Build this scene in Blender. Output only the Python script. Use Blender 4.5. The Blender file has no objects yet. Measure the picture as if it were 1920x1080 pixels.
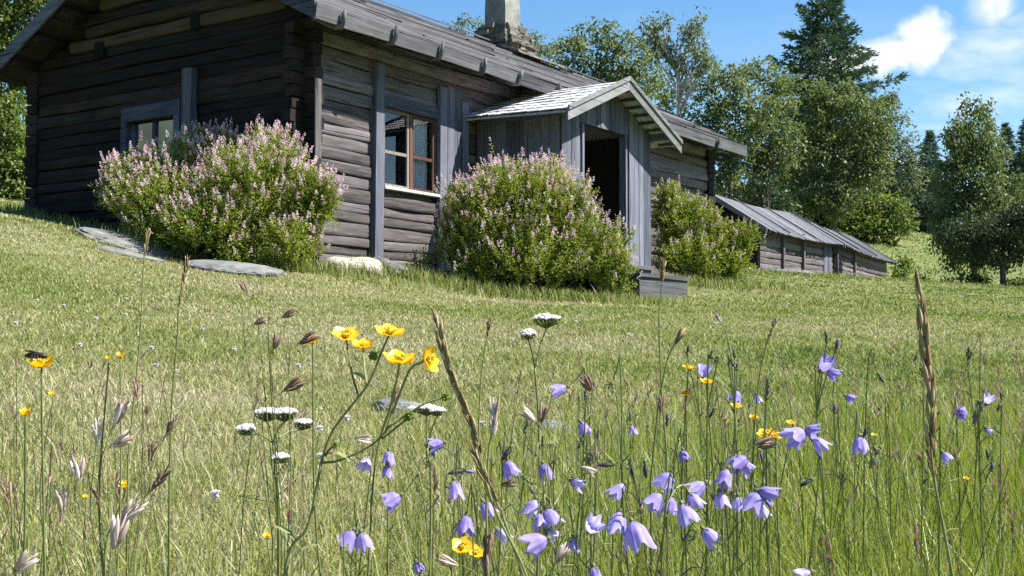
import bpy, math, random
import numpy as np
from mathutils import Vector, Matrix

random.seed(7)
RNG = np.random.default_rng(11)
R = math.radians
sc = bpy.context.scene
col = sc.collection

# ------------------------------------------------------------------ camera, sky, sun, exposure
F = 2250.0                       # focal length in pixels of a 1920 wide picture
TH = math.atan(100 / F)          # the camera looks up a little
cam = bpy.data.cameras.new('camera')
cam.sensor_width = 36
cam.lens = 36 * F / 1920
cam.clip_start = 0.02
cam.clip_end = 3000
camo = bpy.data.objects.new('camera', cam)
col.objects.link(camo)
camo.location = (0, 0, 0)
camo.rotation_euler = (R(90) + TH, 0, 0)
sc.camera = camo
sc.view_settings.view_transform = 'Standard'
sc.view_settings.look = 'None'
sc.view_settings.exposure = 1.35
sc.view_settings.gamma = 1.0
sc.cycles.max_bounces = 6
sc.cycles.transparent_max_bounces = 8
try:
    sc.cycles.use_denoising = False
except Exception:
    pass

SUN_EL = R(51)
w = bpy.data.worlds.new('World')
sc.world = w
w.use_nodes = True
nt = w.node_tree
nt.nodes.clear()


def nd(tree, kind, **kw):
    n = tree.nodes.new(kind)
    for k, v in kw.items():
        if k.startswith('i_'):
            n.inputs[k[2:].replace('_', ' ')].default_value = v
        else:
            setattr(n, k, v)
    return n


def mth(tree, op, a, b=None, c=None, clamp=False):
    n = tree.nodes.new('ShaderNodeMath')
    n.operation = op
    n.use_clamp = clamp
    for i, v in enumerate((a, b, c)):
        if v is None:
            continue
        if hasattr(v, 'links'):
            tree.links.new(v, n.inputs[i])
        else:
            n.inputs[i].default_value = v
    return n.outputs[0]


def sky_nodes():
    L = nt.links
    out = nd(nt, 'ShaderNodeOutputWorld')
    bg = nd(nt, 'ShaderNodeBackground')
    sky = nd(nt, 'ShaderNodeTexSky')
    sky.sky_type = 'NISHITA'
    sky.sun_disc = False
    sky.sun_elevation = SUN_EL
    sky.sun_rotation = R(94)
    sky.altitude = 600
    sky.air_density = 1.15
    sky.dust_density = 0.6
    sky.ozone_density = 2.2
    bg.inputs['Strength'].default_value = 0.055
    tc = nd(nt, 'ShaderNodeTexCoord')
    sep = nd(nt, 'ShaderNodeSeparateXYZ')
    L.new(tc.outputs['Generated'], sep.inputs[0])
    x, y, z = sep.outputs
    front = mth(nt, 'GREATER_THAN', y, 0.05)
    ys = mth(nt, 'MAXIMUM', y, 0.05)
    a = mth(nt, 'DIVIDE', x, ys)
    b = mth(nt, 'DIVIDE', z, ys)
    comb = nd(nt, 'ShaderNodeCombineXYZ')
    L.new(a, comb.inputs[0])
    L.new(b, comb.inputs[1])

    def noise(scale, detail, sx=1, sy=1, rot=0, off=(0, 0, 0), rough=.55):
        mp = nd(nt, 'ShaderNodeMapping')
        mp.inputs['Scale'].default_value = (sx, sy, 1)
        mp.inputs['Rotation'].default_value = (0, 0, rot)
        mp.inputs['Location'].default_value = off
        L.new(comb.outputs[0], mp.inputs[0])
        nz = nd(nt, 'ShaderNodeTexNoise')
        nz.inputs['Scale'].default_value = scale
        nz.inputs['Detail'].default_value = detail
        nz.inputs['Roughness'].default_value = rough
        L.new(mp.outputs[0], nz.inputs['Vector'])
        return nz.outputs['Fac']

    def puff(ca, cb, ra, rb, tilt=0.0):
        da = mth(nt, 'SUBTRACT', a, ca)
        db = mth(nt, 'SUBTRACT', b, cb)
        db = mth(nt, 'SUBTRACT', db, mth(nt, 'MULTIPLY', da, tilt))
        u = mth(nt, 'DIVIDE', da, ra)
        v = mth(nt, 'DIVIDE', db, rb)
        d = mth(nt, 'ADD', mth(nt, 'MULTIPLY', u, u), mth(nt, 'MULTIPLY', v, v))
        return mth(nt, 'SQRT', d)

    n1 = noise(24, 6)
    # cumulus: three puffs run together
    d = mth(nt, 'MINIMUM', puff(.316, .242, .034, .013, .12), puff(.345, .250, .021, .018))
    d = mth(nt, 'MINIMUM', d, puff(.290, .236, .022, .009, .1))
    d = mth(nt, 'ADD', d, mth(nt, 'MULTIPLY', mth(nt, 'SUBTRACT', n1, .5), 2.6))
    mr = nd(nt, 'ShaderNodeMapRange', interpolation_type='SMOOTHSTEP')
    L.new(d, mr.inputs['Value'])
    mr.inputs['From Min'].default_value = 1.62
    mr.inputs['From Max'].default_value = 0.65
    cum = mr.outputs[0]
    # second bright cloud at the top right, and thin streaks
    d2 = mth(nt, 'ADD', puff(.405, .283, .018, .016), mth(nt, 'MULTIPLY', mth(nt, 'SUBTRACT', n1, .5), 1.8))
    mr2 = nd(nt, 'ShaderNodeMapRange', interpolation_type='SMOOTHSTEP')
    L.new(d2, mr2.inputs['Value'])
    mr2.inputs['From Min'].default_value = 1.5
    mr2.inputs['From Max'].default_value = 0.2
    n2 = noise(9, 5, 1.0, 3.6, R(-14), (3.1, 1.2, 0), .6)
    d3 = puff(.425, .225, .105, .050, .12)
    st = mth(nt, 'SUBTRACT', mth(nt, 'MULTIPLY', mth(nt, 'SUBTRACT', n2, .36), 3.2),
             mth(nt, 'MULTIPLY', mth(nt, 'POWER', d3, 2.0), .55), clamp=True)
    st = mth(nt, 'MULTIPLY', st, .62)
    n4 = noise(3.0, 4, 1.0, 2.2, .2, (7, 2, 0))
    thin = mth(nt, 'MULTIPLY', mth(nt, 'SUBTRACT', n4, .55, clamp=True), .5, clamp=True)
    # broken cloud low behind the trees
    d5 = mth(nt, 'ADD', puff(.285, .130, .075, .034), mth(nt, 'MULTIPLY', mth(nt, 'SUBTRACT', n1, .5), 1.6))
    mr5 = nd(nt, 'ShaderNodeMapRange', interpolation_type='SMOOTHSTEP')
    L.new(d5, mr5.inputs['Value'])
    mr5.inputs['From Min'].default_value = 1.2
    mr5.inputs['From Max'].default_value = 0.5
    m = mth(nt, 'MAXIMUM', cum, mr2.outputs[0])
    m = mth(nt, 'MAXIMUM', m, mth(nt, 'MULTIPLY', mr5.outputs[0], .8))
    m = mth(nt, 'MAXIMUM', m, st)
    m = mth(nt, 'MAXIMUM', m, thin)
    m = mth(nt, 'MULTIPLY', m, front)
    mix = nd(nt, 'ShaderNodeMixRGB')
    L.new(m, mix.inputs['Fac'])
    hs = nd(nt, 'ShaderNodeHueSaturation')
    hs.inputs['Saturation'].default_value = 1.28
    hs.inputs['Value'].default_value = 1.34
    L.new(sky.outputs[0], hs.inputs['Color'])
    L.new(hs.outputs[0], mix.inputs['Color1'])
    n6 = noise(34, 5, 1, 1.6, 0, (2, 8, 0))
    cr_ = nd(nt, 'ShaderNodeValToRGB')
    cr_.color_ramp.elements[0].position = .36
    cr_.color_ramp.elements[0].color = (6.2, 7.0, 7.9, 1)
    cr_.color_ramp.elements[1].position = .56
    cr_.color_ramp.elements[1].color = (8.6, 8.9, 9.0, 1)
    L.new(n6, cr_.inputs[0])
    L.new(cr_.outputs[0], mix.inputs['Color2'])
    L.new(mix.outputs[0], bg.inputs['Color'])
    L.new(bg.outputs[0], out.inputs['Surface'])


sky_nodes()
sun = bpy.data.lights.new('sun', 'SUN')
sun.energy = 5.0
sun.angle = R(0.5)
sun.color = (1.0, .955, .88)
suno = bpy.data.objects.new('sun', sun)
col.objects.link(suno)
suno.rotation_euler = (0, R(90) - SUN_EL, R(-4))       # light comes from the right (+X), 52 degrees up
suno.location = (30, 10, 40)


# ------------------------------------------------------------------ picture rays (used to measure points on real planes)
def ray(px, py):
    x = (px - 960) / F
    u = (540 - py) / F
    return np.array([x, math.cos(TH) - u * math.sin(TH), math.sin(TH) + u * math.cos(TH)])


def at(px, py, Y):
    r = ray(px, py)
    return r * (Y / r[1])


HA = R(56)                                           # heading of the long wall
HC = at(568, 490, 14.0)
HC[2] = 0
EX = np.array([math.cos(HA), math.sin(HA), 0])
EY = np.array([-math.sin(HA), math.cos(HA), 0])


def hloc(p):
    q = np.asarray(p) - HC
    return np.array([q @ EX, q @ EY, q[2]])


def hwor(x, y, z=0):
    return HC + EX * x + EY * y + np.array([0, 0, z])


def on_y(px, py, y0=0.0):
    r = ray(px, py)
    return hloc(r * ((y0 + HC @ EY) / (r @ EY)))


def on_x(px, py, x0=0.0):
    r = ray(px, py)
    return hloc(r * ((x0 + HC @ EX) / (r @ EX)))


# ------------------------------------------------------------------ ground shape: thin plate spline through measured points
GP = []
for px, py, Y in [(0, 400, 14.0), (0, 401, 17.6), (60, 410, 17.0), (60, 411, 13.8), (180, 441, 15.0), (180, 447, 12.9), (300, 476, 13.9), (300, 488, 12.7), (500, 516, 12.6), (600, 514, 13.3),
                  (700, 508, 14.2), (800, 532, 14.8), (1000, 562, 13.6), (1180, 562, 15.0), (1240, 562, 16.2),
                  (1400, 532, 21), (1440, 520, 27), (1500, 516, 36), (1600, 524, 45), (1660, 530, 49), (1800, 537, 40),
                  (1920, 547, 38), (960, 640, 6.4), (1500, 606, 9.5), (1900, 612, 9.5), (1700, 570, 18), (250, 610, 6.4), (1930, 552, 25),
                  (1760, 545, 56), (1880, 543, 47), (1750, 500, 66), (1750, 432, 92), (1900, 470, 80), (1100, 430, 60),
                  (1500, 400, 80), (0, 330, 32), (560, 430, 40)]:
    GP.append(tuple(at(px, py, Y)))
GP += [(0, 0, -.45), (0, 1.2, -.37), (-1, 1.5, -.30), (1, 1.5, -.37), (0, 2.6, -.27), (-5, 0, -.05), (6, 0, -.75), (0, -8, -.95),
       (4.4, 23, 1.05), (9, 4, -.55), (-9, 8, 1.15), (-14, -8, .3), (14, -8, -1.8), (30, 15, -.2), (-20, 20, 3.0),
       (1.5, 20, 1.1), (-2, 18, 1.25)]
GP = np.array(GP)


def _tps():
    P = GP[:, :2]
    n = len(P)
    d = np.sqrt(((P[:, None] - P[None]) ** 2).sum(-1)) + 1e-9
    K = d ** 2 * np.log(d) + np.eye(n) * .02
    A = np.zeros((n + 3, n + 3))
    A[:n, :n] = K
    A[:n, n] = 1
    A[:n, n + 1:] = P
    A[n, :n] = 1
    A[n + 1:, :n] = P.T
    return np.linalg.solve(A, np.concatenate([GP[:, 2], [0, 0, 0]]))


TW = _tps()


def gz(x, y):
    x = np.atleast_1d(np.asarray(x, float))
    y = np.atleast_1d(np.asarray(y, float))
    xc = np.clip(x, -60, 60)
    yc = np.clip(y, -20, 110)
    out = np.empty(len(x))
    n = len(GP)
    for s in range(0, len(x), 40000):
        X = xc[s:s + 40000]
        Y = yc[s:s + 40000]
        d = np.sqrt((X[:, None] - GP[None, :, 0]) ** 2 + (Y[:, None] - GP[None, :, 1]) ** 2) + 1e-9
        z = (d ** 2 * np.log(d)) @ TW[:n] + TW[n] + TW[n + 1] * X + TW[n + 2] * Y
        lump = .012 * np.sin(X * 2.3 + 1.1 * np.sin(Y * 1.7)) + .012 * np.sin(Y * 2.9 + X * 1.3) + .02 * np.sin(X * .9 - Y * .7 + 1)
        out[s:s + 40000] = z + lump * np.clip(Y / 5, .3, 1)
    # far away the land only rises gently
    far = np.maximum(np.abs(x) - 60, 0) + np.maximum(y - 110, 0) + np.maximum(-20 - y, 0)
    return out + far * .03


def gz1(x, y):
    return float(gz(x, y)[0])


# ------------------------------------------------------------------ mesh helpers
def setp(o, parent):
    if parent is not None:
        o.parent = parent


def mesh_np(name, V, quads=None, tris=None, mat=None, parent=None, rnd=None, smooth=False, link=True):
    V = np.asarray(V, np.float32)
    me = bpy.data.meshes.new(name)
    me.vertices.add(len(V))
    me.vertices.foreach_set('co', V.ravel())
    parts, sizes = [], []
    if quads is not None and len(quads):
        q = np.asarray(quads, np.int32)
        parts.append(q.ravel())
        sizes.append(np.full(len(q), 4, np.int32))
    if tris is not None and len(tris):
        t = np.asarray(tris, np.int32)
        parts.append(t.ravel())
        sizes.append(np.full(len(t), 3, np.int32))
    li = np.concatenate(parts)
    sz = np.concatenate(sizes)
    me.loops.add(len(li))
    me.loops.foreach_set('vertex_index', li)
    me.polygons.add(len(sz))
    st = np.concatenate([[0], np.cumsum(sz)[:-1]]).astype(np.int32)
    me.polygons.foreach_set('loop_start', st)
    me.polygons.foreach_set('loop_total', sz)
    me.polygons.foreach_set('use_smooth', np.full(len(sz), bool(smooth)))
    if rnd is not None:
        at_ = me.attributes.new('rnd', 'FLOAT', 'POINT')
        at_.data.foreach_set('value', np.asarray(rnd, np.float32))
    me.update(calc_edges=True)
    if mat:
        me.materials.append(mat)
    o = bpy.data.objects.new(name, me)
    col.objects.link(o)
    setp(o, parent)
    return o


class MB:
    """collects solid pieces and links them as one mesh object"""

    def __init__(self):
        self.v, self.q, self.t, self.r = [], [], [], []
        self.n = 0

    def add(self, V, quads=(), tris=(), rnd=None):
        V = np.asarray(V, float).reshape(-1, 3)
        if rnd is None:
            rnd = random.random()
        self.v.append(V)
        if len(quads):
            self.q.append(np.asarray(quads, int) + self.n)
        if len(tris):
            self.t.append(np.asarray(tris, int) + self.n)
        self.r.append(np.full(len(V), rnd))
        self.n += len(V)

    def box(self, x0, x1, y0, y1, z0, z1, rnd=None, jit=0.0, M=None):
        c = np.array([[x, y, z] for x in (x0, x1) for y in (y0, y1) for z in (z0, z1)], float)
        if jit:
            c += RNG.uniform(-jit, jit, c.shape)
        if M is not None:
            c = np.array([list(M @ Vector(p)) for p in c])
        self.add(c, [(0, 1, 3, 2), (4, 6, 7, 5), (0, 4, 5, 1), (2, 3, 7, 6), (0, 2, 6, 4), (1, 5, 7, 3)], rnd=rnd)

    def hexa(self, c, rnd=None):      # eight corners, bottom ring then top ring
        self.add(c, [(3, 2, 1, 0), (4, 5, 6, 7), (0, 1, 5, 4), (1, 2, 6, 5), (2, 3, 7, 6), (3, 0, 4, 7)], rnd=rnd)

    def bar(self, a, b, wv, hv, rnd=None):   # box from a to b with half width vector wv, half height vector hv
        a, b, wv, hv = [np.asarray(v, float) for v in (a, b, wv, hv)]
        self.hexa([a - wv - hv, a + wv - hv, a + wv + hv, a - wv + hv, b - wv - hv, b + wv - hv, b + wv + hv, b - wv + hv], rnd)

    def tube(self, pts, rad, sides=6, rnd=None, cap=True):
        pts = np.asarray(pts, float)
        n = len(pts)
        rad = np.broadcast_to(np.asarray(rad, float), (n,))
        tan = np.gradient(pts, axis=0)
        tan /= np.linalg.norm(tan, axis=1)[:, None] + 1e-12
        ref = np.array([0, 0, 1.0]) if abs(tan[0][2]) < .8 else np.array([1.0, 0, 0])
        V = []
        u = np.cross(tan[0], ref)
        u /= np.linalg.norm(u)
        for i in range(n):
            u = u - tan[i] * (u @ tan[i])
            u /= np.linalg.norm(u) + 1e-12
            v = np.cross(tan[i], u)
            for k in range(sides):
                a = 2 * math.pi * k / sides
                V.append(pts[i] + rad[i] * (math.cos(a) * u + math.sin(a) * v))
        Q = []
        for i in range(n - 1):
            for k in range(sides):
                k2 = (k + 1) % sides
                Q.append((i * sides + k, i * sides + k2, (i + 1) * sides + k2, (i + 1) * sides + k))
        T = []
        if cap:
            V.append(pts[0])
            V.append(pts[-1])
            c0, c1 = n * sides, n * sides + 1
            for k in range(sides):
                k2 = (k + 1) % sides
                T.append((c0, k2, k))
                T.append((c1, (n - 1) * sides + k, (n - 1) * sides + k2))
        self.add(V, Q, T, rnd)

    def build(self, name, mat=None, parent=None, smooth=False):
        return mesh_np(name, np.concatenate(self.v), np.concatenate(self.q) if self.q else None,
                       np.concatenate(self.t) if self.t else None, mat, parent, np.concatenate(self.r), smooth)


def tag(o, label=None, cat=None, group=None, kind=None):
    if label:
        o['label'] = label
    if cat:
        o['category'] = cat
    if group:
        o['group'] = group
    if kind:
        o['kind'] = kind
    return o


def empty(name, loc, label=None, cat=None, group=None, rz=0.0):
    o = bpy.data.objects.new(name, None)
    col.objects.link(o)
    o.empty_display_size = .1
    o.location = [float(v) for v in loc]
    o.rotation_euler = (0, 0, rz)
    return tag(o, label, cat, group)


# ------------------------------------------------------------------ materials
def new_mat(name):
    m = bpy.data.materials.new(name)
    m.use_nodes = True
    m.node_tree.nodes.clear()
    return m, m.node_tree


def ramp(t, fac, stops):
    r = t.nodes.new('ShaderNodeValToRGB')
    el = r.color_ramp.elements
    while len(el) < len(stops):
        el.new(.5)
    for e, (p, c) in zip(el, stops):
        e.position = p
        e.color = (*c, 1)
    t.links.new(fac, r.inputs[0])
    return r.outputs[0]


def tnoise(t, scale, detail=4, stretch=(1, 1, 1), coord='Object', rough=.55, dist=0.0, off=(0, 0, 0)):
    tc = t.nodes.new('ShaderNodeTexCoord')
    mp = t.nodes.new('ShaderNodeMapping')
    mp.inputs['Scale'].default_value = stretch
    mp.inputs['Location'].default_value = off
    t.links.new(tc.outputs[coord], mp.inputs[0])
    n = t.nodes.new('ShaderNodeTexNoise')
    n.inputs['Scale'].default_value = scale
    n.inputs['Detail'].default_value = detail
    n.inputs['Roughness'].default_value = rough
    n.inputs['Distortion'].default_value = dist
    t.links.new(mp.outputs[0], n.inputs['Vector'])
    return n.outputs['Fac']


def mixc(t, fac, a, b, mode='MIX'):
    n = t.nodes.new('ShaderNodeMixRGB')
    n.blend_type = mode
    for i, v in zip((0, 1, 2), (fac, a, b)):
        if hasattr(v, 'links'):
            t.links.new(v, n.inputs[i])
        elif isinstance(v, (int, float)):
            n.inputs[i].default_value = v
        else:
            n.inputs[i].default_value = (*v, 1)
    return n.outputs[0]


def attr(t, name='rnd'):
    n = t.nodes.new('ShaderNodeAttribute')
    n.attribute_name = name
    return n.outputs['Fac']


def pbsdf(t, colr, rough=.8, bump=None, bstr=.3, bdist=.01, spec=.3, **kw):
    p = t.nodes.new('ShaderNodeBsdfPrincipled')
    if hasattr(colr, 'links'):
        t.links.new(colr, p.inputs['Base Color'])
    else:
        p.inputs['Base Color'].default_value = (*colr, 1)
    if hasattr(rough, 'links'):
        t.links.new(rough, p.inputs['Roughness'])
    else:
        p.inputs['Roughness'].default_value = rough
    p.inputs['Specular IOR Level'].default_value = spec
    for k, v in kw.items():
        p.inputs[k].default_value = v
    if bump is not None:
        b = t.nodes.new('ShaderNodeBump')
        b.inputs['Strength'].default_value = bstr
        b.inputs['Distance'].default_value = bdist
        t.links.new(bump, b.inputs['Height'])
        t.links.new(b.outputs[0], p.inputs['Normal'])
    o = t.nodes.new('ShaderNodeOutputMaterial')
    t.links.new(p.outputs[0], o.inputs[0])
    return p


def wood(name, dark, mid, light, axis, blot=(.5, .5, .5), blot_amt=.35, grain=26, lichen=None, lichen_lo=.62):
    m, t = new_mat(name)
    s = [1, 1, 1]
    s['xyz'.index(axis)] = .06
    g = tnoise(t, grain, 7, s, rough=.65, dist=.4)
    fine = tnoise(t, grain * 3.2, 4, s, rough=.7)
    rr = attr(t)
    f = mth(t, 'ADD', mth(t, 'MULTIPLY', g, .75), mth(t, 'MULTIPLY', fine, .25))
    f = mth(t, 'ADD', f, mth(t, 'MULTIPLY', mth(t, 'SUBTRACT', rr, .5), .30))
    c = ramp(t, f, [(.30, dark), (.5, mid), (.72, light)])
    b = tnoise(t, 2.2, 5, (1, 1, 1), rough=.6)
    c = mixc(t, mth(t, 'MULTIPLY', ramp(t, b, [(.42, (0, 0, 0)), (.68, (1, 1, 1))]), blot_amt), c, blot)
    if lichen:
        ln = tnoise(t, 7.5, 6, (1, 1, 1), rough=.7, off=(3, 1, 7))
        c = mixc(t, ramp(t, ln, [(lichen_lo, (0, 0, 0)), (lichen_lo + .08, (.8, .8, .8))]), c, lichen)
    # drying cracks along the grain
    s2 = list(s)
    s2['xyz'.index(axis)] = .02
    cr = tnoise(t, 40, 3, s2, rough=.5, off=(1, 5, 2))
    crk = ramp(t, cr, [(.33, (0, 0, 0)), (.38, (1, 1, 1))])
    c = mixc(t, .75, c, crk, 'MULTIPLY')
    h = mth(t, 'ADD', mth(t, 'MULTIPLY', f, .5), mth(t, 'MULTIPLY', crk, .5))
    pbsdf(t, c, .82, h, .5, .005, .2)
    return m


def leafy(name, stops, trans=.35, rough=.55, gloss=.25, tint_noise=None):
    m, t = new_mat(name)
    rr = attr(t)
    if tint_noise:
        nz = tnoise(t, tint_noise, 2, coord='Object')
        rr = mth(t, 'ADD', mth(t, 'MULTIPLY', rr, .7), mth(t, 'MULTIPLY', mth(t, 'SUBTRACT', nz, .35), 1.0), clamp=True)
    c = ramp(t, rr, stops)
    d = t.nodes.new('ShaderNodeBsdfPrincipled')
    t.links.new(c, d.inputs['Base Color'])
    d.inputs['Roughness'].default_value = rough
    d.inputs['Specular IOR Level'].default_value = gloss
    tr = t.nodes.new('ShaderNodeBsdfTranslucent')
    hs = t.nodes.new('ShaderNodeHueSaturation')
    hs.inputs['Hue'].default_value = .485
    hs.inputs['Saturation'].default_value = 1.1
    hs.inputs['Value'].default_value = 1.2
    t.links.new(c, hs.inputs['Color'])
    t.links.new(hs.outputs[0], tr.inputs[0])
    mx = t.nodes.new('ShaderNodeMixShader')
    mx.inputs[0].default_value = trans
    t.links.new(d.outputs[0], mx.inputs[1])
    t.links.new(tr.outputs[0], mx.inputs[2])
    o = t.nodes.new('ShaderNodeOutputMaterial')
    t.links.new(mx.outputs[0], o.inputs[0])
    return m


def plain(name, c, rough=.7, spec=.3, noise_amt=.2, scale=30):
    m, t = new_mat(name)
    n = tnoise(t, scale, 4)
    cc = mixc(t, n, tuple(v * (1 - noise_amt) for v in c), tuple(min(1, v * (1 + noise_amt)) for v in c))
    pbsdf(t, cc, rough, n, .2, .004, spec)
    return m


def stone(name, dark, mid, light, scale=6, lich=(.30, .28, .18), amt=.5):
    m, t = new_mat(name)
    n = tnoise(t, scale, 8, rough=.68)
    n2 = tnoise(t, scale * 6, 4, rough=.7, off=(4, 2, 1))
    f = mth(t, 'ADD', mth(t, 'MULTIPLY', n, .7), mth(t, 'MULTIPLY', n2, .3))
    f = mth(t, 'ADD', f, mth(t, 'MULTIPLY', mth(t, 'SUBTRACT', attr(t), .5), .2))
    c = ramp(t, f, [(.32, dark), (.5, mid), (.66, light)])
    l = tnoise(t, scale * 1.7, 5, rough=.7, off=(9, 1, 3))
    c = mixc(t, mth(t, 'MULTIPLY', ramp(t, l, [(.52, (0, 0, 0)), (.66, (1, 1, 1))]), amt), c, lich)
    pbsdf(t, c, .85, f, .7, .03, .2)
    return m


M = {}
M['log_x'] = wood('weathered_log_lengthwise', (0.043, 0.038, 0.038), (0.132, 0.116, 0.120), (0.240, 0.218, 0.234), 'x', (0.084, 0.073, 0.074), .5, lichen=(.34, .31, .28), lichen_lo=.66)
M['log_y'] = wood('shaded_log_crosswise', (0.007, 0.005, 0.005), (0.023, 0.016, 0.016), (0.054, 0.040, 0.036), 'y', (0.011, 0.009, 0.009), .6)  # same weathered logs, with the gable's shade put into the colour
M['log_pale'] = wood('pale_replaced_log', (0.030, 0.022, 0.013), (0.064, 0.048, 0.030), (0.090, 0.071, 0.047), 'y', (0.040, 0.029, 0.016), .5)
M['board_z'] = wood('grey_board_upright', (0.050, 0.053, 0.071), (0.119, 0.129, 0.166), (0.203, 0.217, 0.270), 'z', (0.087, 0.086, 0.102), .35)
M['board_x'] = wood('grey_board_lengthwise', (0.036, 0.038, 0.043), (0.093, 0.094, 0.104), (0.160, 0.163, 0.173), 'x', (0.074, 0.069, 0.068), .35)
M['board_y'] = wood('grey_board_crosswise', (0.034, 0.041, 0.062), (0.083, 0.098, 0.140), (0.146, 0.169, 0.228), 'y', (0.059, 0.066, 0.083), .35)
M['head_board'] = wood('window_head_board', (.04, .045, .06), (.105, .115, .14), (.19, .20, .23), 'x', (.08, .08, .09), .3)
M['dark_post'] = wood('dark_corner_board', (.035, .034, .036), (.10, .098, .10), (.19, .185, .185), 'z', (.07, .065, .06), .5)
M['roof_x'] = wood('roof_board_weathered', (0.033, 0.033, 0.036), (0.092, 0.089, 0.096), (0.166, 0.164, 0.176), 'x', (0.055, 0.056, 0.051), .45, lichen=(0.095, 0.106, 0.060))
M['roof_y'] = wood('roof_board_barn', (0.059, 0.063, 0.073), (0.134, 0.138, 0.155), (0.216, 0.218, 0.240), 'y', (0.084, 0.084, 0.088), .35)
M['shingle'] = wood('silvered_shingle', (0.259, 0.259, 0.266), (0.544, 0.544, 0.558), (0.802, 0.802, 0.808), 'x', (0.362, 0.351, 0.331), .4)
M['barge'] = wood('silvered_barge_board', (0.106, 0.109, 0.107), (0.192, 0.194, 0.200), (0.269, 0.269, 0.282), 'x', (0.130, 0.144, 0.118), .5)
M['redwood'] = wood('window_frame_red_brown', (0.058, 0.024, 0.013), (0.108, 0.050, 0.030), (0.144, 0.081, 0.054), 'z', (0.090, 0.048, 0.032), .3)
M['paleframe'] = wood('window_frame_worn', (0.131, 0.113, 0.101), (0.226, 0.202, 0.184), (0.297, 0.280, 0.262), 'z', (0.178, 0.119, 0.089), .4)
M['sillwhite'] = plain('white_painted_sill', (.46, .47, .47), .6)
M['hole_shade'] = plain('painted_hole_shade', (.004, .004, .004), .95)  # black colour standing in for the shade inside the gable holes
M['dark_in'] = plain('dark_boards_inside', (.035, .028, .024), .9)
M['door_wood'] = wood('door_panel_brown', (0.292, 0.208, 0.134), (0.583, 0.425, 0.281), (0.875, 0.680, 0.462), 'z', (0.218, 0.145, 0.097), .4)
M['stone_grey'] = stone('grey_slab_stone', (0.069, 0.071, 0.071), (0.142, 0.147, 0.144), (0.232, 0.240, 0.229))
M['stone_pale'] = stone('pale_lichened_stone', (0.180, 0.162, 0.126), (0.372, 0.348, 0.288), (0.480, 0.462, 0.408), 7, (0.252, 0.216, 0.120), .45)
M['stone_dark'] = stone('dark_foundation_stone', (0.040, 0.040, 0.042), (0.112, 0.112, 0.116), (0.256, 0.256, 0.256), 9, (0.240, 0.248, 0.208), .5)
M['slate'] = stone('mossy_slate', (0.040, 0.038, 0.034), (0.120, 0.112, 0.096), (0.240, 0.224, 0.192), 10, (0.136, 0.144, 0.056), .6)
M['render'] = stone('lime_render', (0.143, 0.143, 0.132), (0.231, 0.231, 0.215), (0.319, 0.319, 0.297), 5, (0.165, 0.160, 0.121), .5)
M['bark'] = stone('grey_bark', (.035, .030, .026), (.09, .078, .066), (.17, .15, .13), 5, (.12, .12, .08), .3)
M['bark_pale'] = stone('birch_bark', (.12, .10, .09), (.36, .33, .30), (.58, .55, .52), 5, (.16, .14, .12), .4)
M['pot'] = plain('terracotta', (.42, .18, .11), .8)
M['curtain_dim'] = plain('darker_curtain', (.20, .21, .17), .9, .1, .08, 8)  # darker grey-green curtain colour for the gable window
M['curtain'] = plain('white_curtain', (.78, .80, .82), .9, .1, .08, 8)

M['grass'] = leafy('lawn_blades', [(0, (.47, .42, .26)), (.2, (.385, .365, .185)), (.42, (.264, .284, .092)), (.7, (.170, .220, .046)), (1, (.088, .150, .026))], .35, .5, .35)
M['grass_lush'] = leafy('lush_grass', [(0, (.50, .47, .34)), (.25, (.30, .33, .09)), (.6, (.20, .265, .036)), (1, (.11, .175, .022))], .42, .45, .5)
M['stalk'] = leafy('meadow_stalks', [(0, (.40, .31, .22)), (.25, (.28, .25, .13)), (.5, (.19, .23, .075)), (1, (.11, .16, .042))], .25, .55, .3)
M['stem'] = leafy('flower_stems', [(0, (.17, .20, .07)), (.5, (.23, .265, .10)), (1, (.31, .33, .15))], .3, .5, .3)
M['spike'] = leafy('ripe_grass_spike', [(0, (0.187, 0.116, 0.066)), (.35, (0.319, 0.209, 0.110)), (.65, (0.363, 0.297, 0.132)), (1, (0.605, 0.473, 0.341))], .25, .6, .2)
M['seed_pink'] = leafy('pale_seed_head', [(0, (.48, .36, .31)), (.5, (.66, .56, .51)), (1, (.84, .79, .76))], .4, .6, .2)
M['seed_brown'] = leafy('purple_brown_spikelet', [(0, (.19, .115, .09)), (.5, (.31, .20, .155)), (1, (.46, .34, .28))], .3, .6, .2)
M['bell'] = leafy('violet_blue_petal', [(0, (.26, .19, .56)), (.45, (.40, .32, .70)), (.8, (.54, .46, .80)), (1, (.74, .68, .90))], .45, .5, .2)
M['budviolet'] = leafy('violet_bud', [(0, (.09, .08, .10)), (.5, (.16, .13, .20)), (1, (.27, .21, .45))], .3, .5, .2)
M['yellow'] = leafy('yellow_petal', [(0, (0.800, 0.450, 0.012)), (.5, (0.880, 0.560, 0.016)), (1, (0.920, 0.660, 0.060))], .35, .25, .5)
M['yellow_core'] = leafy('yellow_stamens', [(0, (.42, .34, .03)), (1, (.72, .52, .03))], .2, .6, .2)
M['green_bud'] = leafy('green_seed_head', [(0, (.16, .24, .04)), (1, (.27, .36, .07))], .3, .6, .2)
M['white_flower'] = leafy('white_florets', [(0, (.62, .58, .60)), (1, (.84, .82, .83))], .3, .6, .2)
M['blossom'] = leafy('pink_blossom', [(0, (.54, .34, .41)), (.4, (.76, .56, .62)), (1, (.90, .80, .83))], .35, .6, .2)
M['fly'] = plain('black_insect', (.02, .018, .018), .5)
TREEG = [(0, (.050, .085, .030)), (.35, (.105, .155, .048)), (.7, (.175, .225, .075)), (1, (.27, .305, .125))]
M['leaf_tree'] = leafy('tree_leaves', TREEG, .38, .5, .35, .35)
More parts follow.
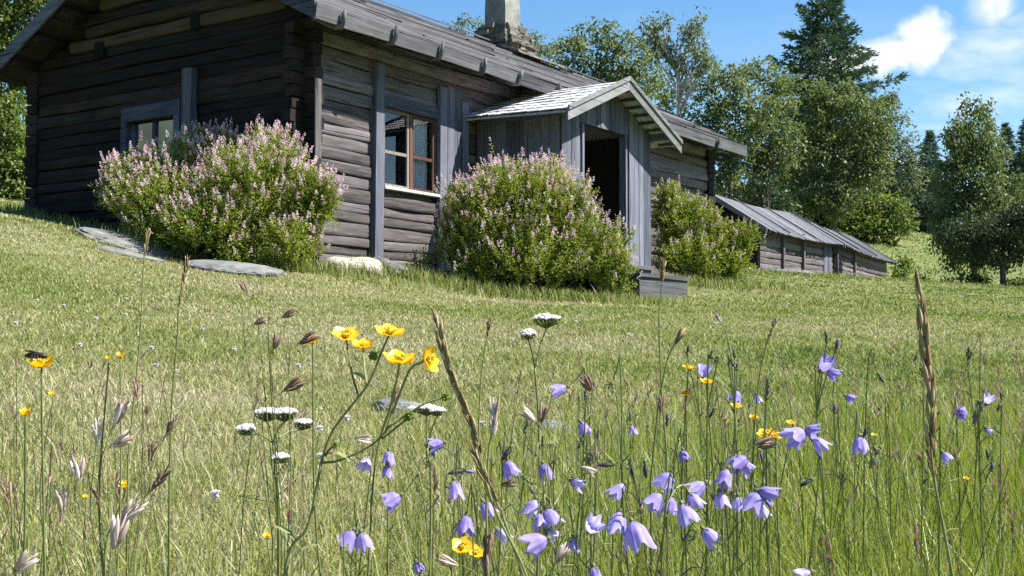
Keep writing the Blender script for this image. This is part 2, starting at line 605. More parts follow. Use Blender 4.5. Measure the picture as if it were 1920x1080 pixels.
M['leaf_bright'] = leafy('bright_tree_leaves', [(0, (.06, .10, .02)), (.4, (.115, .17, .032)), (1, (.22, .28, .075))], .42, .5, .35, .4)
M['leaf_grey'] = leafy('birch_leaves', [(0, (.065, .10, .052)), (.5, (.14, .185, .090)), (1, (.27, .30, .18))], .38, .5, .35, .35)
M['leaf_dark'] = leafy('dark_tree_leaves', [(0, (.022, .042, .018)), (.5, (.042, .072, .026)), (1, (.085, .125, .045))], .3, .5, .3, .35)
M['needle'] = leafy('spruce_needles', [(0, (0.039, 0.083, 0.054)), (.5, (0.078, 0.138, 0.075)), (1, (0.158, 0.225, 0.120))], .12, .6, .25, .5)
M['leaf_bush'] = leafy('bush_leaves', [(0, (.080, .120, .018)), (.4, (.168, .225, .034)), (.75, (.262, .318, .054)), (1, (.38, .42, .12))], .36, .5, .3, 1.6)


def ground_mat():
    m, t = new_mat('meadow_ground')
    n1 = tnoise(t, .55, 5, rough=.6)
    n2 = tnoise(t, 9, 6, rough=.7)
    n3 = tnoise(t, 60, 4, rough=.7)
    f = mth(t, 'ADD', mth(t, 'MULTIPLY', n1, .45), mth(t, 'ADD', mth(t, 'MULTIPLY', n2, .3), mth(t, 'MULTIPLY', n3, .25)))
    c = ramp(t, f, [(.34, (.070, .100, .028)), (.46, (.115, .142, .046)), (.56, (.165, .178, .072)), (.66, (.22, .195, .10))])
    pbsdf(t, c, .95, mth(t, 'ADD', n2, n3), .8, .03, .1)
    return m


M['ground'] = ground_mat()


def glass_mat():
    m, t = new_mat('window_glass')
    fr = t.nodes.new('ShaderNodeFresnel')
    fr.inputs['IOR'].default_value = 1.5
    fac = mth(t, 'MULTIPLY', fr.outputs[0], 2.0, clamp=True)
    tr = t.nodes.new('ShaderNodeBsdfTransparent')
    tr.inputs[0].default_value = (.93, .95, .96, 1)
    gl = t.nodes.new('ShaderNodeBsdfGlossy')
    gl.inputs['Roughness'].default_value = .02
    b = t.nodes.new('ShaderNodeBump')
    b.inputs['Strength'].default_value = .05
    t.links.new(tnoise(t, 5, 2), b.inputs['Height'])
    t.links.new(b.outputs[0], gl.inputs['Normal'])
    mx = t.nodes.new('ShaderNodeMixShader')
    t.links.new(fac, mx.inputs[0])
    t.links.new(tr.outputs[0], mx.inputs[1])
    t.links.new(gl.outputs[0], mx.inputs[2])
    o = t.nodes.new('ShaderNodeOutputMaterial')
    t.links.new(mx.outputs[0], o.inputs[0])
    return m


M['glass'] = glass_mat()


# ------------------------------------------------------------------ the ground sheet
def build_ground():
    def axis(lo, hi, near, step, far):
        a = [0.0]
        s = step
        while a[-1] < hi:
            if a[-1] > near:
                s *= 1.18
            a.append(a[-1] + s)
        b = [0.0]
        s = step
        while b[-1] > lo:
            if b[-1] < -near:
                s *= 1.18
            b.append(b[-1] - s)
        return np.array(sorted(set(a + b)))
    xs = axis(-500, 500, 16, .28, 0)
    ys = axis(-300, 600, 50, .28, 0)
    X, Y = np.meshgrid(xs, ys, indexing='ij')
    Z = gz(X.ravel(), Y.ravel())
    V = np.stack([X.ravel(), Y.ravel(), Z], 1)
    nx, ny = len(xs), len(ys)
    i, j = np.meshgrid(np.arange(nx - 1), np.arange(ny - 1), indexing='ij')
    i = i.ravel()
    j = j.ravel()
    q = np.stack([i * ny + j, (i + 1) * ny + j, (i + 1) * ny + j + 1, i * ny + j + 1], 1)
    o = mesh_np('ground', V, q, None, M['ground'], None, None, True)
    tag(o, kind='structure')


build_ground()


def hill():
    # the far ridge across the valley, mirrored in the front window panes
    n = 130
    V, Q = [], []
    for k in range(n + 1):
        a = R(-215) + R(250) * k / n
        prof = 44 + 12 * math.sin(k * .19 + .6) + 5 * math.sin(k * .7) + 2.5 * math.sin(k * 1.9) + 42 * max(0, min(1, (72 - k) / 20)) + 16 * max(0, min(1, (k - 100) / 12))  # unseen arc behind the camera added and raised to darken the gable panes
        for r_, z in ((330, -3), (400, prof * .75), (460, prof * 1.25), (560, -3)):
            V.append((r_ * math.cos(a), r_ * math.sin(a), z))
    for k in range(n):
        for m_ in range(3):
            Q.append((k * 4 + m_, (k + 1) * 4 + m_, (k + 1) * 4 + m_ + 1, k * 4 + m_ + 1))
    mt, t = new_mat('far_forest')
    nz = tnoise(t, .05, 8, rough=.7)
    pbsdf(t, ramp(t, nz, [(.35, (.010, .016, .011)), (.65, (.026, .038, .022))]), .95)
    o = mesh_np('hill', V, Q, None, mt, None, None, True)
    tag(o, kind='structure')


hill()


# ------------------------------------------------------------------ log walls
def log_wall(mb, u0, u1, z0, z1, n, mp, openings=(), bulge=.055, span=None, hvar=.25, only=None):
    """n hewn logs stacked from z0 to z1 along u; mp(u, out, z) gives the point"""
    hs = 1 + RNG.uniform(-hvar, hvar, n)
    hs = hs / hs.sum() * (z1 - z0)
    z = z0
    for k in range(n):
        h = hs[k]
        zc = z + h / 2
        z += h
        if only is not None and not only(zc):
            continue
        a, b = (u0, u1) if span is None else span(zc)
        if b - a < .15:
            continue
        segs = [(a, b)]
        for (ou0, ou1, oz0, oz1) in openings:
            if oz0 < zc < oz1:
                new = []
                for s, e in segs:
                    if ou1 <= s or ou0 >= e:
                        new.append((s, e))
                    else:
                        if ou0 - s > .05:
                            new.append((s, ou0))
                        if e - ou1 > .05:
                            new.append((ou1, e))
                segs = new
        ph = RNG.uniform(0, 9, 4)
        bl = bulge * RNG.uniform(.75, 1.25)
        off = RNG.uniform(-.012, .012)
        slope = RNG.uniform(-.004, .004)
        rnd = random.random()
        for s, e in segs:
            m = max(3, int((e - s) / .22) + 1)
            us = np.linspace(s, e, m)
            angs = np.radians([-90, -68, -40, -12, 15, 42, 68, 90])
            P = []
            for u in us:
                wz = .006 * math.sin(u * 1.7 + ph[0]) + .004 * math.sin(u * 4.3 + ph[1]) + slope * u
                wo = .009 * math.sin(u * 2.3 + ph[2]) + .005 * math.sin(u * 6.1 + ph[3])
                hh = h * (1 + .07 * math.sin(u * 1.1 + ph[1])) * .5
                for an in angs:
                    c = max(math.cos(an), 0)
                    P.append(mp(u, off + wo + bl * (c ** .30), zc + wz + hh * math.copysign(abs(math.sin(an)) ** .8, math.sin(an)) * .97))
            np_ = len(angs)
            Q = [(i * np_ + j, (i + 1) * np_ + j, (i + 1) * np_ + j + 1, i * np_ + j + 1) for i in range(m - 1) for j in range(np_ - 1)]
            T = []
            for i0, fl in ((0, 0), ((m - 1) * np_, 1)):
                for j in range(1, np_ - 1):
                    T.append((i0, i0 + j, i0 + j + 1) if not fl else (i0, i0 + j + 1, i0 + j))
            mb.add(P, Q, T, rnd)


def panel_with_holes(mb, u0, u1, z0, z1, mp, openings, out):
    us = sorted({u0, u1, *[o[0] for o in openings], *[o[1] for o in openings]})
    zs = sorted({z0, z1, *[o[2] for o in openings], *[o[3] for o in openings]})
    for a, b in zip(us[:-1], us[1:]):
        for c, d in zip(zs[:-1], zs[1:]):
            if any(o[0] <= (a + b) / 2 <= o[1] and o[2] <= (c + d) / 2 <= o[3] for o in openings):
                continue
            mb.add([mp(a, out, c), mp(b, out, c), mp(b, out, d), mp(a, out, d)], [(0, 1, 2, 3)])


LL, WW = 11.1, 5.1
ZB, ZP = 0.62, 3.72                    # bottom of the lowest log, wall plate
RIDGE_Y, RIDGE_Z, EAVE_Y, EAVE_Z = 2.55, 5.40, -.56, 3.80
SL = (RIDGE_Z - EAVE_Z) / (RIDGE_Y - EAVE_Y)


def roofz(y):
    return RIDGE_Z - SL * abs(y - RIDGE_Y)


def build_house():
    root = empty('log_house', (HC[0], HC[1], 0), 'long weathered log house with board roof, gabled porch and stone chimney', 'house', rz=HA)
    mlong = lambda u, o, z: (u, -o, z)
    mgab = lambda u, o, z: (-o, u, z)
    mfar = lambda u, o, z: (LL + o, u, z)
    mback = lambda u, o, z: (u, WW + o, z)
    win1 = (1.345, 2.465, 1.93, 2.99)
    win2 = (2.10, 3.12, 1.62, 2.86)
    # walls
    mb = MB()
    dz = lambda x: 0
    log_wall(mb, .0, LL, ZB, ZP, 21, mlong, [win1, (4.0, 5.2, .5, 3.0)], bulge=.042)
    panel_with_holes(mb, 0, LL, .4, ZP + .1, mlong, [win1, (4.0, 5.2, .5, 3.0)], -.02)
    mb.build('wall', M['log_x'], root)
    mb = MB()
    for k in range(21):                # ends of the long wall logs past the corner
        h = (ZP - ZB) / 21
        z0 = ZB + k * h
        ln = RNG.uniform(.24, .30)
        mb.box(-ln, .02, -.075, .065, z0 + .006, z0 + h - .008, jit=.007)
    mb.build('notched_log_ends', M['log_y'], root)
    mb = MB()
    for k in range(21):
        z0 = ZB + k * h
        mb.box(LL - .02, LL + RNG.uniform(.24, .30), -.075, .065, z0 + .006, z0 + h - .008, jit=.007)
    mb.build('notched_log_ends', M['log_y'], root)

    mb = MB()
    span = lambda z: (0, WW) if z < ZP + .05 else (max(0, RIDGE_Y - (RIDGE_Z - .1 - z) / SL), min(WW, RIDGE_Y + (RIDGE_Z - .1 - z) / SL))
    holes = [(1.73, 1.90, 3.93, 4.12), (3.62, 3.80, 3.83, 4.03)]
    pale = lambda z: 3.94 < z < 4.30 or 4.46 < z < 4.62
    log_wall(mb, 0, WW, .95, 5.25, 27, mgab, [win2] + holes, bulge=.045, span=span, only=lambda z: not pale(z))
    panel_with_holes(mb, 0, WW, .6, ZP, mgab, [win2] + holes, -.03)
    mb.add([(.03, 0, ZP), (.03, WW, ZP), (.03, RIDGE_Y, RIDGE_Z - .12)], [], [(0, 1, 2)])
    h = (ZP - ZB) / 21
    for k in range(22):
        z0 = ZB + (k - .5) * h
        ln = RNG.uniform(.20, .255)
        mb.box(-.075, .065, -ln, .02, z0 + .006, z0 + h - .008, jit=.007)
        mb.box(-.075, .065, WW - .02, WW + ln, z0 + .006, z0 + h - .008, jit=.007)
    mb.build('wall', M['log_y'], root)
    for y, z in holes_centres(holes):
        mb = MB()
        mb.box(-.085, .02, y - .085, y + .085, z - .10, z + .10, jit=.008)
        mb.build('dark_hole_block', M['hole_shade'], root)  # solid block painted black as the dark of an open hole
    mb = MB()
    log_wall(mb, 0, WW, 3.95, 4.115, 1, mgab, holes, bulge=.085, span=lambda z: (.25, 4.35), hvar=0)
    log_wall(mb, 0, WW, 4.125, 4.29, 1, mgab, holes, bulge=.095, span=lambda z: (.75, 3.98), hvar=0)
    log_wall(mb, 0, WW, 4.46, 4.62, 1, mgab, [], bulge=.09, span=lambda z: (1.2, 3.7), hvar=0)
    p = mb.build('gable_logs', M['log_pale'], root)
    tag(p, 'paler yellowish replaced logs high in the gable')
    mb = MB()
    panel_with_holes(mb, 0, WW, .4, ZP, mfar, [], -.02)
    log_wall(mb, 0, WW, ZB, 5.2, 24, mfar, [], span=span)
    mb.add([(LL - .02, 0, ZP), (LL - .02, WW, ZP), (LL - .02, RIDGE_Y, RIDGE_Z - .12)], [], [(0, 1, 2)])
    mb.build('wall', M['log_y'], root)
    mb = MB()
    panel_with_holes(mb, 0, LL, .4, ZP + .2, mback, [], -.02)
    log_wall(mb, 0, LL, ZB, ZP, 18, mback)
    mb.build('wall', M['log_x'], root)
    mb = MB()
    mb.add([(0.05, .05, 1.0), (LL - .05, .05, 1.0), (LL - .05, WW - .05, 1.0), (0.05, WW - .05, 1.0)], [(0, 1, 2, 3)])
    mb.add([(.05, 2.4, .9), (LL - .05, 2.4, .9), (LL - .05, 2.4, 3.9), (.05, 2.4, 3.9)], [(0, 1, 2, 3)])
    mb.build('floor', M['dark_in'], root)

    # roof
    mb = MB()
    nc = 9
    x0r, x1r = -.46, LL + .52
    for side in (0, 1):
        ye, yr = (EAVE_Y, RIDGE_Y) if side == 0 else (WW + .56, RIDGE_Y)
        for c in range(nc):
            f0, f1 = c / nc, min(1.0, (c + 1.3) / nc)
            x = x0r
            while x < x1r - .05:
                ln = random.uniform(1.6, 3.4)
                xb = min(x1r, x + ln)
                if x1r - xb < .6:
                    xb = x1r
                j = RNG.uniform(-.016, .016, 4)
                d0, d1 = (f0 if c else -.027) + j[0] * .6, f1 + j[1] * .6
                ya, yb = ye + (yr - ye) * d0, ye + (yr - ye) * min(1.0, d1)
                za, zb = roofz(ya) + .040 + j[2] * .8, roofz(yb) + .004 + j[3] * .4
                th = .032
                xx = xb - .008
                e1, e2 = RNG.uniform(-.012, .012, 2)
                mb.hexa([(x, ya, za - th), (xx, ya, za - th + e1), (xx, yb, zb - th + e1), (x, yb, zb - th),
                         (x, ya, za), (xx, ya, za + e1), (xx, yb, zb + e1), (x, yb, zb)])
                x = xb
        # boards underneath
        mb.hexa([(x0r + .02, ye + .03, roofz(ye) - .10), (x1r - .02, ye + .03, roofz(ye) - .10), (x1r - .02, yr, RIDGE_Z - .10), (x0r + .02, yr, RIDGE_Z - .10),
                 (x0r + .02, ye + .03, roofz(ye) - .035), (x1r - .02, ye + .03, roofz(ye) - .035), (x1r - .02, yr, RIDGE_Z - .035), (x0r + .02, yr, RIDGE_Z - .035)], .1)
    x = x0r
    while x < x1r - .1:                 # ridge boards
        xb = min(x1r, x + random.uniform(1.5, 3))
        dzr = random.uniform(0, .03)
        mb.hexa([(x, RIDGE_Y - .17, RIDGE_Z - .045 + dzr), (xb - .01, RIDGE_Y - .17, RIDGE_Z - .045 + dzr), (xb - .01, RIDGE_Y, RIDGE_Z + .03 + dzr), (x, RIDGE_Y, RIDGE_Z + .03 + dzr),
                 (x, RIDGE_Y - .17, RIDGE_Z - .02 + dzr), (xb - .01, RIDGE_Y - .17, RIDGE_Z - .02 + dzr), (xb - .01, RIDGE_Y, RIDGE_Z + .06 + dzr), (x, RIDGE_Y, RIDGE_Z + .06 + dzr)])
        x = xb
    roof = mb.build('roof', M['roof_x'], root)

    # eave board with the wooden hooks that carry it
    pegs = [on_y(px, py, -.6)[0] for px, py in ((636, 30), (731, 66), (819, 97), (901, 125), (968, 145), (1040, 165), (1130, 190), (1225, 222), (1340, 260))]
    mb = MB()
    xs = [x0r - .02] + pegs + [x1r]
    for a, b in zip(xs[:-1], xs[1:]):
        d = RNG.uniform(-.012, .012, 2)
        y = EAVE_Y - .035
        mb.hexa([(a, y - .03, 3.60 + d[0]), (b - .012, y - .03, 3.60 + d[1]), (b - .012, y + .005, 3.60 + d[1]), (a, y + .005, 3.60 + d[0]),
                 (a, y - .055, 3.755 + d[0]), (b - .012, y - .055, 3.755 + d[1]), (b - .012, y - .02, 3.76 + d[1]), (a, y - .02, 3.76 + d[0])])
    mb.build('eave_board', M['board_x'], root)
    for k, x in enumerate(pegs):
        mb = MB()
        j = RNG.uniform(-.02, .02, 3)
        y = EAVE_Y
        mb.tube([(x + j[0], y + .35, 3.76), (x + j[0] * .5, y + .02, 3.60), (x, y - .075, 3.595), (x + j[1], y - .125, 3.68), (x + j[2], y - .14, 3.79 + j[1])],
                [.026, .030, .033, .031, .018], 7)
        mb.build('roof_hook', M['dark_post'], root, True)
    # barge boards of the gables
    for xb in (x0r - .03, x1r + .02):
        for ye in (EAVE_Y - .06, WW + .56):
            mb = MB()
            mb.hexa([(xb, ye, roofz(ye) - .17), (xb + .032, ye, roofz(ye) - .17), (xb + .032, RIDGE_Y, RIDGE_Z - .16), (xb, RIDGE_Y, RIDGE_Z - .16),
                     (xb, ye, roofz(ye) + .035), (xb + .032, ye, roofz(ye) + .035), (xb + .032, RIDGE_Y, RIDGE_Z + .04), (xb, RIDGE_Y, RIDGE_Z + .04)])
            mb.build('barge_board', M['board_y'], root)
    # purlins that poke out under the gable edge, and rafters under the eave
    for y in (.55, 1.55, RIDGE_Y, 3.55, 4.05, 4.62, 5.12):
        mb = MB()
        z = roofz(y) - .20
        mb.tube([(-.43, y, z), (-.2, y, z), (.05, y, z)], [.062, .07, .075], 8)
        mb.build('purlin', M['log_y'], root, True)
    for x in np.arange(.3, LL, .85):
        mb = MB()
        mb.bar((x, EAVE_Y + .06, roofz(EAVE_Y + .06) - .15), (x, .1, roofz(.1) - .15), (.045, 0, 0), (0, 0, .045))
        mb.build('rafter', M['log_x'], root)

    # upright posts and cover boards on the walls
    def board(name, mapf, u0, u1, z0, z1, t0, t1, mat, tilt=0.0):
        b = MB()
        c = [mapf(u0, t0, z0), mapf(u1, t0, z0), mapf(u1, t1, z0), mapf(u0, t1, z0), mapf(u0 + tilt, t0, z1), mapf(u1 + tilt, t0, z1), mapf(u1 + tilt, t1, z1), mapf(u0 + tilt, t1, z1)]
        b.hexa(c)
        return b.build(name, mat, root)
    board('wall_post', mlong, 1.155, 1.315, .98, 3.50, .0, .115, M['board_z'], .02)
    for a, b_, z1 in ((2.475, 2.63, 3.43), (2.645, 2.79, 3.45), (2.805, 2.96, 3.43), (2.98, 3.13, 3.30)):
        board('cover_board', mlong, a, b_, .95, z1, .065, .11 + random.uniform(0, .02), M['board_z'])
    board('wall_post', mgab, 1.79, 1.965, 1.5, 3.43, .05, .15, M['board_z'])
    b = MB()
    b.box(-.10, .005, -.275, -.258, 2.12, 3.05, jit=.006)
    b.build('corner_board', M['dark_post'], root)

    # window in the sunny wall: frame > sashes, panes, curtain, sill
    def bx(name, mat, boxes, parent):
        b = MB()
        for q in boxes:
            b.box(*q, jit=.0015)
        return b.build(name, mat, parent)
    u0, u1, z0, z1 = 1.37, 2.445, 1.965, 2.93
    fr = bx('window', M['head_board'], [(1.337, 2.472, -.105, .0, 2.975, 3.13), (1.347, 1.375, -.06, .05, 1.965, 2.972), (2.442, 2.470, -.06, .05, 1.965, 2.972)], root)
    um = (u0 + u1) / 2
    yy = (-.045, -.005)
    def sash(a, b, mat, inner):
        zz = (z0, z1 + .04)
        w_ = .042
        bx('window_frame', mat, [(a, a + w_, yy[0], yy[1], *zz), (b - w_, b, yy[0], yy[1], *zz), (a + w_, b - w_, yy[0] + .003, yy[1], zz[0], zz[0] + w_),
                                 (a + w_, b - w_, yy[0] + .003, yy[1], zz[1] - w_, zz[1]), (a + w_, b - w_, yy[0] + .006, yy[1], 2.395, 2.435)], fr)
    sash(u0 + .005, um, M['paleframe'], 0)
    sash(um + .045, u1, M['redwood'], 0)
    bx('window_frame', M['redwood'], [(um + .002, um + .043, -.056, .0, z0, z1 + .04)], fr)
    for a, b in ((u0 + .04, um - .035), (um + .085, u1 - .04)):
        for c, d in ((z0 + .035, 2.40), (2.43, z1 + .005)):
            g = MB()
            g.add([(a, -.022, c), (b, -.022, c), (b, -.022, d), (a, -.022, d)], [(0, 1, 2, 3)])
            g.build('pane', M['glass'], fr)
    n = 40
    V, Q = [], []
    for k in range(n + 1):
        x = um + .10 + (u1 - um - .12) * k / n
        y = .07 + .016 * math.sin(k * .95) + .006 * math.sin(k * 2.3)
        V += [(x, y, z0 - .05), (x, y + .004 * math.sin(k), z1 + .1)]
    Q = [(2 * k, 2 * k + 2, 2 * k + 3, 2 * k + 1) for k in range(n)]
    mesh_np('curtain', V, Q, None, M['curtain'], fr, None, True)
    bx('window_sill', M['sillwhite'], [(1.335, 2.472, -.125, -.0, 1.925, 1.963)], fr)
    bx('window_sill', M['dark_in'], [(1.345, 2.465, .0, .30, 1.925, 1.958)], fr)

    # gable window, mostly behind the bush
    v0, v1 = 2.25, 3.25
    f2 = bx('window', M['board_y'], [(-.12, .0, 2.075, 3.160, 2.87, 3.06), (-.115, .0, 3.080, 3.190, 1.6, 3.07), (-.115, .0, 2.050, 2.160, 1.6, 3.07)], root)
    bx('window_frame', M['board_y'], [(-.04, .0, 2.160, 2.210, 1.65, 2.86), (-.04, .0, 3.020, 3.075, 1.65, 2.86), (-.045, .0, 2.595, 2.650, 1.65, 2.86), (-.038, 0, 2.210, 2.595, 2.2, 2.24), (-.038, 0, 2.650, 3.020, 2.2, 2.24)], f2)
    for a, b in ((2.200, 2.605), (2.640, 3.030)):
        g = MB()
        g.add([(-.015, a, 1.65), (-.015, b, 1.65), (-.015, b, 2.86), (-.015, a, 2.86)], [(0, 1, 2, 3)])
        g.build('pane', M['glass'], f2)
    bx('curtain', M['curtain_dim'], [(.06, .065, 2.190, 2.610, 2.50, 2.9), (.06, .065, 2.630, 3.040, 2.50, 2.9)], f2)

    # chimney on the ridge
    cx, cz0 = on_y(945, 70, 2.25)[0], 5.05
    ch = MB()
    y0 = 2.22
    sx, sy = .50, .46
    # plastered shaft, a little narrower at the top
    nseg = 9
    V, Q = [], []
    for k in range(nseg + 1):
        z = 5.70 + k * .19
        s_ = 1 - .018 * k
        for cxx, cyy in ((0, 0), (.5, -.012), (1, 0), (1.012, .5), (1, 1), (.5, 1.01), (0, 1), (-.01, .5)):
            jx, jy = RNG.uniform(-.010, .010, 2)
            V.append((cx + sx / 2 + (cxx - .5) * sx * s_ + jx, y0 + sy / 2 + (cyy - .5) * sy * s_ + jy, z))
    for k in range(nseg):
        for m_ in range(8):
            Q.append((k * 8 + m_, k * 8 + (m_ + 1) % 8, (k + 1) * 8 + (m_ + 1) % 8, (k + 1) * 8 + m_))
    Q.append((nseg * 8 + 0, nseg * 8 + 2, nseg * 8 + 4, nseg * 8 + 6))
    chim = mesh_np('chimney', V, Q, None, M['render'], root, np.repeat(RNG.uniform(0, 1, nseg + 1), 8))
    st = MB()
    for lay in range(9):
        z = 5.13 + lay * .068
        ex_ = [.30, .27, .24, .27, .22, .17, .13, .10, .05][lay] * .72
        ax, bx_ = cx - ex_, cx + sx + ex_ * 1.15
        ay, by = y0 - ex_, y0 + sy + ex_
        for (pa, pb, horiz) in (((ax, ay), (bx_, ay), 1), ((ax, by), (bx_, by), 1), ((ax, ay), (ax, by), 0), ((bx_, ay), (bx_, by), 0)):
            ln = (bx_ - ax) if horiz else (by - ay)
            u = 0
            while u < ln - .02:
                du = min(random.uniform(.14, .34), ln - u)
                j = RNG.uniform(-.035, .035, 2)
                th = random.uniform(.055, .078)
                if horiz:
                    st.box(pa[0] + u, pa[0] + u + du - .008, pa[1] - .06 + j[0], pa[1] + .09, z, z + th, jit=.014)
                else:
                    st.box(pa[0] - .06 + j[0], pa[0] + .09, pa[1] + u, pa[1] + u + du - .008, z, z + th, jit=.014)
                u += du
        st.box(ax, bx_, ay, by, z + .004, z + .05)
    for k in range(7):                    # big weathered slabs lying down the roof on the far side of the base
        x = cx - .25 + k * .22
        y = y0 - .30
        zz = roofz(y) + .10
        st.hexa([(x, y - .16, zz - .07), (x + .26, y - .15, zz - .08), (x + .27, y + .25, zz + .08), (x, y + .25, zz + .09),
                 (x + .01, y - .15, zz - .03), (x + .25, y - .15, zz - .035), (x + .26, y + .24, zz + .13), (x + .01, y + .24, zz + .13)])
    st.build('chimney_base', M['slate'], chim)

    # stone footing
    fb = MB()
    for (mapf, u_a, u_b, zf) in ((mlong, -.1, LL, None), (mgab, -.1, WW + .1, None)):
        u = u_a
        while u < u_b:
            du = random.uniform(.2, .5)
            p = hwor(*[mapf(u + du / 2, .05, 0)[i] for i in (0, 1)])
            g = gz1(p[0], p[1])
            top = ZB + .02 if mapf is mlong else .97
            zc = g - .1
            while zc < top - .03:
                th = random.uniform(.10, .2)
                b0 = rock_verts(du * .55, .14, th * .62, 1)
                P = np.array([mapf(u + du / 2 + a_, .02 + b_ + random.uniform(-.02, .02), min(zc + th / 2, top - .04) + c_) for a_, b_, c_ in b0[0]])
                fb.add(P, [], b0[1])
                zc += th * .85
            u += du * .92
    fb.build('footing', M['stone_dark'], root)

    build_porch(root)
    return root


def holes_centres(h):
    return [((a + b) / 2, (c + d) / 2) for a, b, c, d in h]


_ICO = {}


def ico(level):
    if level in _ICO:
        return _ICO[level]
    import bmesh
    bm = bmesh.new()
    bmesh.ops.create_icosphere(bm, subdivisions=level + 1, radius=1)
    V = np.array([v.co[:] for v in bm.verts])
    T = np.array([[v.index for v in f.verts] for f in bm.faces])
    bm.free()
    _ICO[level] = (V, T)
    return V, T


def rock_verts(rx, ry, rz, level=2, rough=.22):
    V, T = ico(level)
    V = V.copy()
    ks = RNG.normal(size=(7, 3)) * np.array([1.6, 1.6, 1.6, 2.8, 2.8, 5, 5])[:, None]
    ph = RNG.uniform(0, 6, 7)
    am = np.array([1, 1, .8, .5, .5, .25, .2]) * rough / 2
    d = sum(a * np.sin(V @ k + p) for a, k, p in zip(am, ks, ph))
    V = V * (1 + d)[:, None]
    V = np.sign(V) * np.abs(V) ** .8
    n_ = V / (np.linalg.norm(V, axis=1)[:, None] + 1e-9)
    k2 = RNG.normal(size=(9, 3)) * 11
    fine = sum(np.abs(np.sin(V @ k + p)) for k, p in zip(k2, RNG.uniform(0, 6, 9))) / 9 - .6
    V = V + n_ * (fine * .22)[:, None]
    return V * np.array([rx, ry, rz]), T


